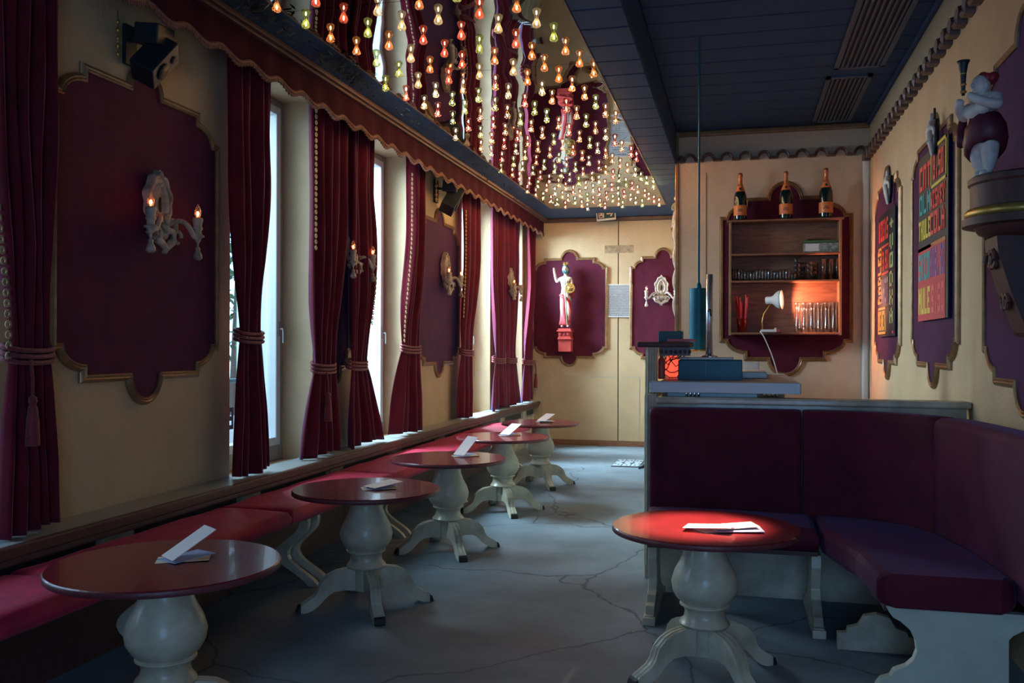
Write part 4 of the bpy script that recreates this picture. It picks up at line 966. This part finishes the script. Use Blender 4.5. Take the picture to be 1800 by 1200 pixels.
# on the right wall local +x runs towards the viewer (decreasing Y)
a = P(1546, 580, 'X', XR-.03); b_ = P(1575, 590, 'X', XR-.03); c = P(1546, 374, 'X', XR-.03)
poster('black poster lettered BIERS and VODKA on the panel nearest the bar', (XR-.034, (a.y+b_.y)/2, min(a.z, b_.z)), a.y-b_.y, 1.12, [
    ('word', ('BIERS', .06, .78, .60, .17, p_red)), ('vert', ('+VODKA', .72, .10, .2, .86, p_olive)), ('side', ('RADLER', .0, .27, .2, .48, p_org)), ('frame', (.22, .50, .46, .24, p_red)), ('word', ('3,50', .30, .54, .34, .15, p_red)),
    ('word', ('WHIT', .22, .27, .44, .2, p_grey)), ('frame', (.0, .02, .50, .22, p_org)), ('word', ('NEWER', .05, .05, .42, .16, p_org)), ('fill', (.86, .02, .08, .02, p_red))])
a = P(1617, 556, 'X', XR-.03); b_ = P(1669, 568, 'X', XR-.03)
poster('colourful poster lettered COLA and MULE on the middle panel', (XR-.034, (a.y+b_.y)/2, (a.z+b_.z)/2), a.y-b_.y, 1.18, [
    ('word', ('CNT', .06, .79, .42, .15, p_red)), ('frame', (.46, .76, .50, .235, p_yel)), ('word', ('8,50', .54, .80, .36, .145, p_red)), ('word', ('OLM', .06, .645, .42, .12, p_teal)), ('word', ('WISKEY', .46, .635, .48, .11, p_red)),
    ('word', ('THULE', .03, .49, .44, .12, p_yel)), ('word', ('COLA', .46, .49, .48, .13, p_red)), ('fill', (.0, .0, .93, .445, M('poster_brick', (.55, .05, .05), .6))), ('fill', (.0, .425, .93, .02, p_yel)),
    ('word', ('SKIN', .03, .245, .42, .16, p_teal)), ('word', ('HB8,50', .46, .245, .46, .17, p_pur)), ('word', ('MULE', .03, .04, .44, .16, p_yel)), ('word', ('9,50', .50, .04, .42, .16, p_pink))])

# ------------------------------------------------------------------ statues
def skin(name, V, Ed, R, m, parent, sub=2, loc=(0, 0, 0)):
    me = bpy.data.meshes.new(name); me.from_pydata([tuple(v) for v in V], Ed, []); me.materials.append(m)
    o = bpy.data.objects.new(name, me); COL.objects.link(o); o.parent = parent; o.location = loc
    md = o.modifiers.new('skin', 'SKIN'); md.use_smooth_shade = True
    sv = me.skin_vertices[0].data if me.skin_vertices else None
    if sv is None: me.attributes; 
    for i, r in enumerate(R): sv[i].radius = (r, r) if not isinstance(r, tuple) else r
    sv[0].use_root = True
    s2 = o.modifiers.new('sub', 'SUBSURF'); s2.levels = sub; s2.render_levels = sub
    return o
def ensure_skin(me):
    pass
def head(bm, c, r, hair=None):
    ball(bm, c, r, .85, .95, 1.12, 16, 12)
    ball(bm, (c[0], c[1]-r*.95, c[2]-r*.05), r*.2, .7, 1, 1.3, 8, 6)
    for s_ in (-1, 1): ball(bm, (c[0]+s_*r*.85, c[1], c[2]-r*.05), r*.2, .5, .8, 1.3, 8, 6); ball(bm, (c[0]+s_*r*.35, c[1]-r*.72, c[2]+r*.15), r*.17, 1.2, .6, .7, 8, 6)
    ball(bm, (c[0], c[1]-r*.8, c[2]-r*.5), r*.2, 1.4, .6, .5, 8, 6); ball(bm, (c[0], c[1]-r*.6, c[2]-r*.85), r*.3, 1, .8, .7, 8, 6)
# back wall figure with shield: total height about one metre
fx = P(994, 500, 'Y', YB-.14).x; fz = P(994, 575, 'Y', YB-.14).z
con = thing('statue_console', 'red carved wall console under the shield-bearing statue', 'console', (fx, YB-.03, fz-.02))
bm = BM(); box(bm, -.10, .10, -.20, 0, -.03, 0); box(bm, -.115, .115, -.22, 0, -.05, -.03); box(bm, -.095, .095, -.19, 0, -.13, -.05); box(bm, -.105, .105, -.20, 0, -.17, -.145); box(bm, -.10, .10, -.19, 0, -.145, -.13); box(bm, -.10, .10, -.17, 0, -.36, -.17)
obj('bracket', bm, console_red, con, bevel=.004)
cb = BM()
for k in range(3): lathe(cb, [(.004, -.205), (.022, -.2), (.028, -.192), (.028, -.185)], 8, (-.06+.06*k, 0, -.09), axis='Y')
obj('carved_rosettes', cb, statue_red, con)
st1 = thing('warrior_statue', 'painted statue with raised arm, crown and round shield', 'statue', (fx, YB-.14, fz))
V = [(0, 0, .50), (0, 0, .58), (0, -.005, .68), (0, -.005, .76), (0, 0, .80), (.002, -.01, .86), (-.085, 0, .755), (-.135, -.01, .70), (-.155, -.02, .78), (-.175, -.03, .88), (-.18, -.03, .93), (.085, 0, .755), (.11, -.03, .66), (.08, -.09, .60), (.055, -.11, .60),
     (-.045, 0, .46), (-.045, -.01, .27), (-.04, 0, .06), (-.045, -.03, .018), (-.048, -.07, .014), (.045, 0, .46), (.055, -.02, .27), (.045, 0, .06), (.045, -.03, .018), (.048, -.07, .014)]
Ed = [(0, 1), (1, 2), (2, 3), (3, 4), (4, 5), (3, 6), (6, 7), (7, 8), (8, 9), (9, 10), (3, 11), (11, 12), (12, 13), (13, 14), (0, 15), (15, 16), (16, 17), (17, 18), (18, 19), (0, 20), (20, 21), (21, 22), (22, 23), (23, 24)]
R = [.072, .060, .072, .060, .026, .026, .032, .026, .024, .019, .016, .032, .026, .02, .016, .05, .038, .022, .022, .014, .05, .038, .022, .022, .014]
skin('body', V, Ed, R, statue_skin, st1)
bm = BM(); head(bm, (0, -.015, .90), .052); obj('head', bm, statue_skin, st1, smooth=True)
bm = BM(); ball(bm, (0, .008, .925), .056, .95, .95, .95); 
for k in range(5): ball(bm, (-.03+.015*k, .04, .88-.02*(k % 2)), .03, 1, .7, 1.5, 8, 6)
hr = obj('hair', bm, teal_hair, st1, smooth=True)
bm = BM()
for k in range(5): ball(bm, (-.02+.01*k, -.058, .848-.008*abs(2-k)*-1), .014, 1, .8, 1.7, 8, 6)
obj('beard', bm, teal_hair, st1, smooth=True)
bm = lathe(BM(), [(.03, .96), (.034, .97), (.038, .985)], 14, cap=False)
for k in range(6): a_ = k*PI/3; lathe(bm, [(.010, 0), (.003, .035)], 6, (.034*math.cos(a_), .034*math.sin(a_), .98))
obj('crown', bm, gold_m, st1)
bm = lathe(BM(), [(.078, .52), (.084, .49), (.085, .40), (.082, .25), (.088, .12), (.095, .05), (.09, .03)], 20, sy=.62)
for v in bm.verts: v.co.x += .012*math.sin(v.co.z*22+v.co.x*30); v.co.y -= .012*math.sin(v.co.x*70+v.co.z*8)
obj('skirt', bm, statue_red, st1, smooth=True)
bm = BM(); tube(bm, [(-.08, -.05, .50), (0, -.065, .46), (.07, -.055, .40), (.09, -.03, .25), (.085, -.02, .10)], [.02, .024, .024, .02, .012], 8); tube(bm, [(.10, .0, .72), (.13, .01, .60), (.11, .02, .45)], [.02, .03, .02], 8); obj('sash', bm, statue_red, st1, smooth=True)
obj('staff', tube(BM(), [(.0, -.075, .80), (.012, -.105, .55), (.045, -.09, .03)], .010, 8), cream, st1, smooth=True)
bm = lathe(BM(), [(.002, -.032), (.02, -.034), (.03, -.024), (.062, -.018), (.07, -.022), (.078, -.022), (.08, -.01), (.08, 0)], 28, axis='Y', c=(.095, -.12, .60)); sd = obj('shield', bm, gold_m, st1, smooth=True)
bm = BM()
for k in range(6): ball(bm, (.095+.035*math.cos(k*1.05), -.142, .60+.035*math.sin(k*1.05)), .012, 1, .6, 1, 8, 6)
obj('shield_boss', bm, bark_m, sd, smooth=True)
# big plump statue on the right wall
q = P(1722, 300, 'X', XR-.19)
sx, sy, sz = XR-.19, 4.75, 2.36
br = thing('statue_bracket', 'large dark carved bracket with a gold ring on the right wall', 'console', (XR-.015, sy, sz))
bm = lathe(BM(), [(.05, 0), (.23, 0), (.245, -.01), (.245, -.035), (.235, -.045), (.235, -.15), (.25, -.158), (.25, -.195), (.27, -.20), (.27, -.235), (.22, -.24), (.20, -.27), (.15, -.29), (.05, -.30)], 32, a0=PI/2, a1=3*PI/2); bm2 = obj('drum', bm, wood_dk, br, smooth=True); autosmooth(bm2, 35)
obj('gold_ring', lathe(BM(), [(.25, -.155), (.258, -.165), (.262, -.178), (.258, -.19), (.25, -.198)], 32, a0=PI/2, a1=3*PI/2, cap=False), gold_m, br, smooth=True)
bm = BM(); prism(bm, [(-.15, -.29), (-.145, -.36), (-.12, -.45), (-.09, -.55), (-.05, -.66), (-.02, -.74), (0, -.76), (0, -.29)], 'Y', -.11, .11)
for s_ in (-1, 1):
    tube(bm, [(-.15+.02*k/14, s_*(.055*(1-k/16)*math.cos(k*.6)+.03), -.40+.055*(1-k/16)*math.sin(k*.6)) for k in range(14)], [.014]*14, 7)
    tube(bm, [(-.085, s_*(.04*(1-k/16)*math.cos(k*.6)+.03), -.60+.05*(1-k/16)*math.sin(k*.6)) for k in range(14)], [.013]*14, 7)
obj('carved_corbel', bm, wood_dk, br)
st2 = thing('plump_statue', 'plump white statue blowing a dark horn, wrapped in dark red drape', 'statue', (sx, sy, sz+.002), math.radians(-62)); st2.scale = (.88, .88, .86)
V = [(0, 0, .22), (0, -.02, .29), (0, -.02, .37), (0, 0, .43), (0, -.01, .46), (-.08, 0, .42), (-.12, -.04, .34), (-.06, -.12, .39), (-.03, -.13, .43), (.08, 0, .42), (.13, -.03, .36), (.08, -.12, .40), (.03, -.14, .44), (-.035, 0, .16), (-.03, -.02, .08), (-.02, 0, .02), (.03, 0, .16), (.03, .0, .08), (.02, 0, .02), (-.02, -.05, .012), (.02, -.05, .012)]
Ed = [(0, 1), (1, 2), (2, 3), (3, 4), (3, 5), (5, 6), (6, 7), (7, 8), (3, 9), (9, 10), (10, 11), (11, 12), (0, 13), (13, 14), (14, 15), (0, 16), (16, 17), (17, 18), (15, 19), (18, 20)]
R = [.085, .078, .07, .045, .03, .036, .03, .026, .022, .036, .03, .026, .022, .055, .042, .026, .055, .042, .026, .018, .018]
skin('body', V, Ed, R, plaster_w, st2)
bm = BM(); head(bm, (0, -.03, .50), .055); obj('head', bm, plaster_w, st2, smooth=True)
bm = BM(); ball(bm, (0, -.065, .36), .05, 1.5, .8, .9); ball(bm, (-.05, -.06, .37), .042); ball(bm, (.05, -.06, .37), .042); obj('chest', bm, plaster_w, st2, smooth=True)
bm = BM()
for k in range(9): ball(bm, (.035*math.cos(k*.7), .01+.03*math.sin(k*.7), .54+.01*(k % 2)), .028, 1, 1, 1, 8, 6)
obj('hair', bm, statue_red, st2, smooth=True)
obj('horn', lathe(BM(), [(.008, 0), (.012, .06), (.016, .12), (.024, .17), (.034, .19), (.03, .19), (.004, .14)], 14, (0, -.14, .44)), black_m, st2, smooth=True); 
bm = BM()
for z_ in (.46, .50, .56): ball(bm, (0, -.14, z_), .018, 1, 1, .6, 10, 6)
obj('horn_ring', bm, gold_m, st2, smooth=True)
bm = lathe(BM(), [(.098, .29), (.11, .25), (.118, .20), (.108, .15), (.09, .13)], 22, cap=False, sy=.9)
for v in bm.verts: v.co.z += .05*math.sin(math.atan2(v.co.y, v.co.x)+2.2); v.co += v.co.normalized()*.008*math.sin(v.co.x*90+v.co.z*70)
dr = obj('drape', bm, drape_m, st2, smooth=True); md = dr.modifiers.new('t', 'SOLIDIFY'); md.thickness = .02
obj('drape_tail', tube(BM(), [(-.10, .02, .46), (-.15, .0, .38), (-.16, -.02, .28), (-.10, -.06, .20)], [.018, .024, .028, .03], 8), drape_m, st2, smooth=True)
# slim white figures at the tops of the poster panels
for (px, yt, yb_, lb) in ((1557, 297, 364, 'slim white relief figure above the smaller poster'), (1634, 196, 280, 'slim white relief figure above the larger poster')):
    a = P(px, yt, 'X', XR-.08); b_ = P(px, yb_, 'X', XR-.08); hgt = a.z-b_.z
    t = thing('relief_figure', lb, 'figure', (XR-.03, a.y, b_.z), -PI/2)
    V = [(0, -.05, hgt*.45), (0, -.055, hgt*.65), (0, -.04, hgt*.8), (0, -.04, hgt*.97), (.01, -.04, hgt*.3), (0, -.03, hgt*.1), (0, -.03, .02), (.05, -.03, hgt*.62), (.06, -.03, hgt*.45)]
    skin('body', V, [(0, 1), (1, 2), (2, 3), (0, 4), (4, 5), (5, 6), (1, 7), (7, 8)], [.026, .028, .015, .010, .024, .016, .010, .016, .012], plaster_w, t)
    bm = BM(); ball(bm, (0, -.035, hgt*.84), .02, .9, 1, 1.2); obj('head', bm, plaster_w, t, smooth=True)
    bm = BM(); tube(bm, [(.05, -.012, hgt*.8), (.06, -.02, hgt*.4), (.03, -.02, hgt*.1)], [.012, .02, .012], 8); tube(bm, [(.06, -.03, hgt*.8), (.06, -.03, hgt*1.02)], .008, 6); obj('cloak', bm, black_m, t, smooth=True)
# small lady figurine on its bracket at the corner of the bar wall
a = P(1178, 402, 'Y', 11.2); b_ = P(1178, 345, 'Y', 11.2)
t = thing('figurine_bracket', 'dark scrolled bracket on the far side of the bar corner', 'console', (XST-.0, 11.2, a.z))
bm = BM(); box(bm, -.13, 0, -.09, .09, -.025, 0); box(bm, -.11, 0, -.075, .075, -.05, -.025); box(bm, -.03, -.0, -.05, .05, -.30, -.05)
tube(bm, [(-.06+.045*math.cos(x_*.5), 0, -.12+.05*math.sin(x_*.5)) for x_ in range(13)], .012, 8); tube(bm, [(-.09, 0, -.15), (-.06, 0, -.20), (-.03, 0, -.235)], .014, 8); ball(bm, (-.035, 0, -.26), .02); obj('scroll', bm, mould_m, t)
t = thing('lady_figurine', 'small painted lady figurine under the ceiling by the bar corner', 'figurine', (XST-.07, 11.2, a.z+.002)); hg = b_.z-a.z
V = [(0, 0, hg*.5), (0, 0, hg*.62), (0, 0, hg*.74), (0, 0, hg*.82), (-.04, -.01, hg*.70), (-.05, -.03, hg*.58), (-.02, -.05, hg*.55), (.04, -.01, hg*.70), (.05, -.02, hg*.58), (.02, -.05, hg*.55)]
skin('body', V, [(0, 1), (1, 2), (2, 3), (2, 4), (4, 5), (5, 6), (2, 7), (7, 8), (8, 9)], [.035, .035, .03, .014, .015, .013, .01, .015, .013, .01], M('figurine_teal', (.10, .28, .26), .5, var=.5, vs=30, col2=(.45, .25, .2)), t)
obj('gown', lathe(BM(), [(.055, 0), (.06, .01), (.05, hg*.2), (.045, hg*.35), (.032, hg*.52)], 18), M('figurine_gown', (.50, .34, .28), .5, var=.5, vs=25, col2=(.12, .16, .14)), t, smooth=True)
bm = BM(); head(bm, (0, -.005, hg*.90), .024); obj('head', bm, statue_skin, t, smooth=True); obj('hair', ball(BM(), (0, .005, hg*.925), .028), M('hair_grey', (.2, .2, .2), .6), t, smooth=True)

# ------------------------------------------------------------------ exit sign, notice, mirror frame, floor items
q = P(1065, 376, 'Y', YB-.45)
t = thing('exit_sign', 'tilted green emergency exit sign with running figure and arrow', 'sign', (q.x, YB-.45, q.z)); t.rotation_euler = (math.radians(-6), math.radians(-5), math.radians(8))
obj('housing', bx(-.145, .145, -.0, .07, -.085, .08), white_m, t, bevel=.006); obj('face', bx(-.13, .13, -.004, 0, -.068, .065), sign_g, t)
bm = BM(); prism(bm, [(.01, -.008), (.075, -.008), (.075, .008), (.01, .008)], 'Y', -.007, -.004); prism(bm, [(.06, .04), (.085, .0), (.06, -.04), (.08, -.04), (.105, 0), (.08, .04)], 'Y', -.007, -.004); obj('arrow', bm, paper_m, t)
bm = BM()
for pts in ([(-.11, -.055), (-.03, -.055), (-.03, .05), (-.045, .05), (-.045, -.045), (-.11, -.045)], [(-.11, -.04), (-.098, -.04), (-.098, .05), (-.11, .05)], [(-.085, -.03), (-.06, -.01), (-.05, .02), (-.065, .028), (-.08, .0), (-.095, -.02)], [(-.065, .0), (-.04, -.03), (-.05, -.038), (-.075, -.01)], [(-.09, .02), (-.055, .022), (-.055, .012), (-.09, .01)]): prism(bm, pts, 'Y', -.007, -.004)
lathe(bm, [(.001, -.007), (.010, -.007), (.010, -.004)], 12, (-.058, 0, .038), axis='Y'); obj('pictogram', bm, paper_m, t)
obj('mounting_plate', bx(-.12, .12, .0, .06, .105, .125), gold_tr, t); obj('bracket', bx(-.02, .02, .02, .05, .08, .27), mould_dk, t)
a = P(1066, 501, 'Y', YB-.01); b_ = P(1110, 556, 'Y', YB-.01)
t = thing('framed_notice', 'grey printed notice in a thin frame between the two back panels', 'notice', ((a.x+b_.x)/2, YB, (a.z+b_.z)/2)); w_, h_ = (b_.x-a.x)/2, (a.z-b_.z)/2; t.rotation_euler = (0, math.radians(1), 0)
obj('sheet', bx(-w_, w_, -.012, -.004, -h_, h_), notice_m, t); bm = BM()
for r in ((-w_-.012, -w_, -h_, h_), (w_, w_+.012, -h_, h_), (-w_-.012, w_+.012, h_, h_+.01), (-w_-.012, w_+.012, -h_-.01, -h_)): box(bm, r[0], r[1], -.02, 0, r[2], r[3])
obj('frame', bm, white_m, t)
# white scalloped mirror frame on the hidden side of the bar corner
t = thing('white_mirror_frame', 'white curvy picture frame edge peeking past the bar corner', 'frame', (XST-.02, 10.72, 2.45)); bm = BM()
tube(bm, [(-.01-.03*abs(math.sin(k*PI/8)), 0, -.55+1.1*k/32) for k in range(33)], .022, 8); obj('edge', bm, plaster_w, t, smooth=True); obj('rest', bx(-.012, .02, .0, .3, -.56, .56), plaster_w, t)
# floor plate with three lettered tiles
a = P(1074, 820, 'Z', .0); b_ = P(1124, 808, 'Z', .0)
t = thing('floor_plate', 'dark floor plate with three pale ornamental tiles by the bar', 'floor plate', (a.x, a.y, 0)); W = P(1124, 820, 'Z', 0).x-a.x; D = b_.y-a.y
obj('base', bx(0, W, 0, D, .001, .006), black_m, t)
for k in range(3):
    tl = obj('tile', bx(W*(k+.06)/3, W*(k+.94)/3, D*.08, D*.92, .006, .010), M('tile_pale%d' % k, (.50, .62, .72), .5), t)
    bm = BM(); cx_ = W*(k+.5)/3
    for j in range(5): box(bm, cx_+W*.12*math.cos(j*1.26+k)-.012, cx_+W*.12*math.cos(j*1.26+k)+.012, D*.5+D*.3*math.sin(j*1.26+k)-.03, D*.5+D*.3*math.sin(j*1.26+k)+.03, .010, .0115)
    obj('tile_mark', bm, black_m, tl)
# bar stool feet beside the partition
c0 = P(1150, 824, 'Z', 0)
t = thing('bar_stool', 'black bar stool mostly hidden behind the fluted partition post', 'stool', (-.96, c0.y, 0))
for k in range(4):
    a_ = math.radians(20+90*k); obj('foot', tube(BM(), [(0, 0, .09), (.18*math.cos(a_), .18*math.sin(a_), .05), (.27*math.cos(a_), .27*math.sin(a_), .022)], [.03, .03, .022], 8), black_m, t, smooth=True)
obj('stem', lathe(BM(), [(.03, .03), (.03, .68)], 16), chrome, t); obj('seat', lathe(BM(), [(.15, .68), (.17, .70), (.17, .74), (.15, .76)], 24), velvet_dk, t)
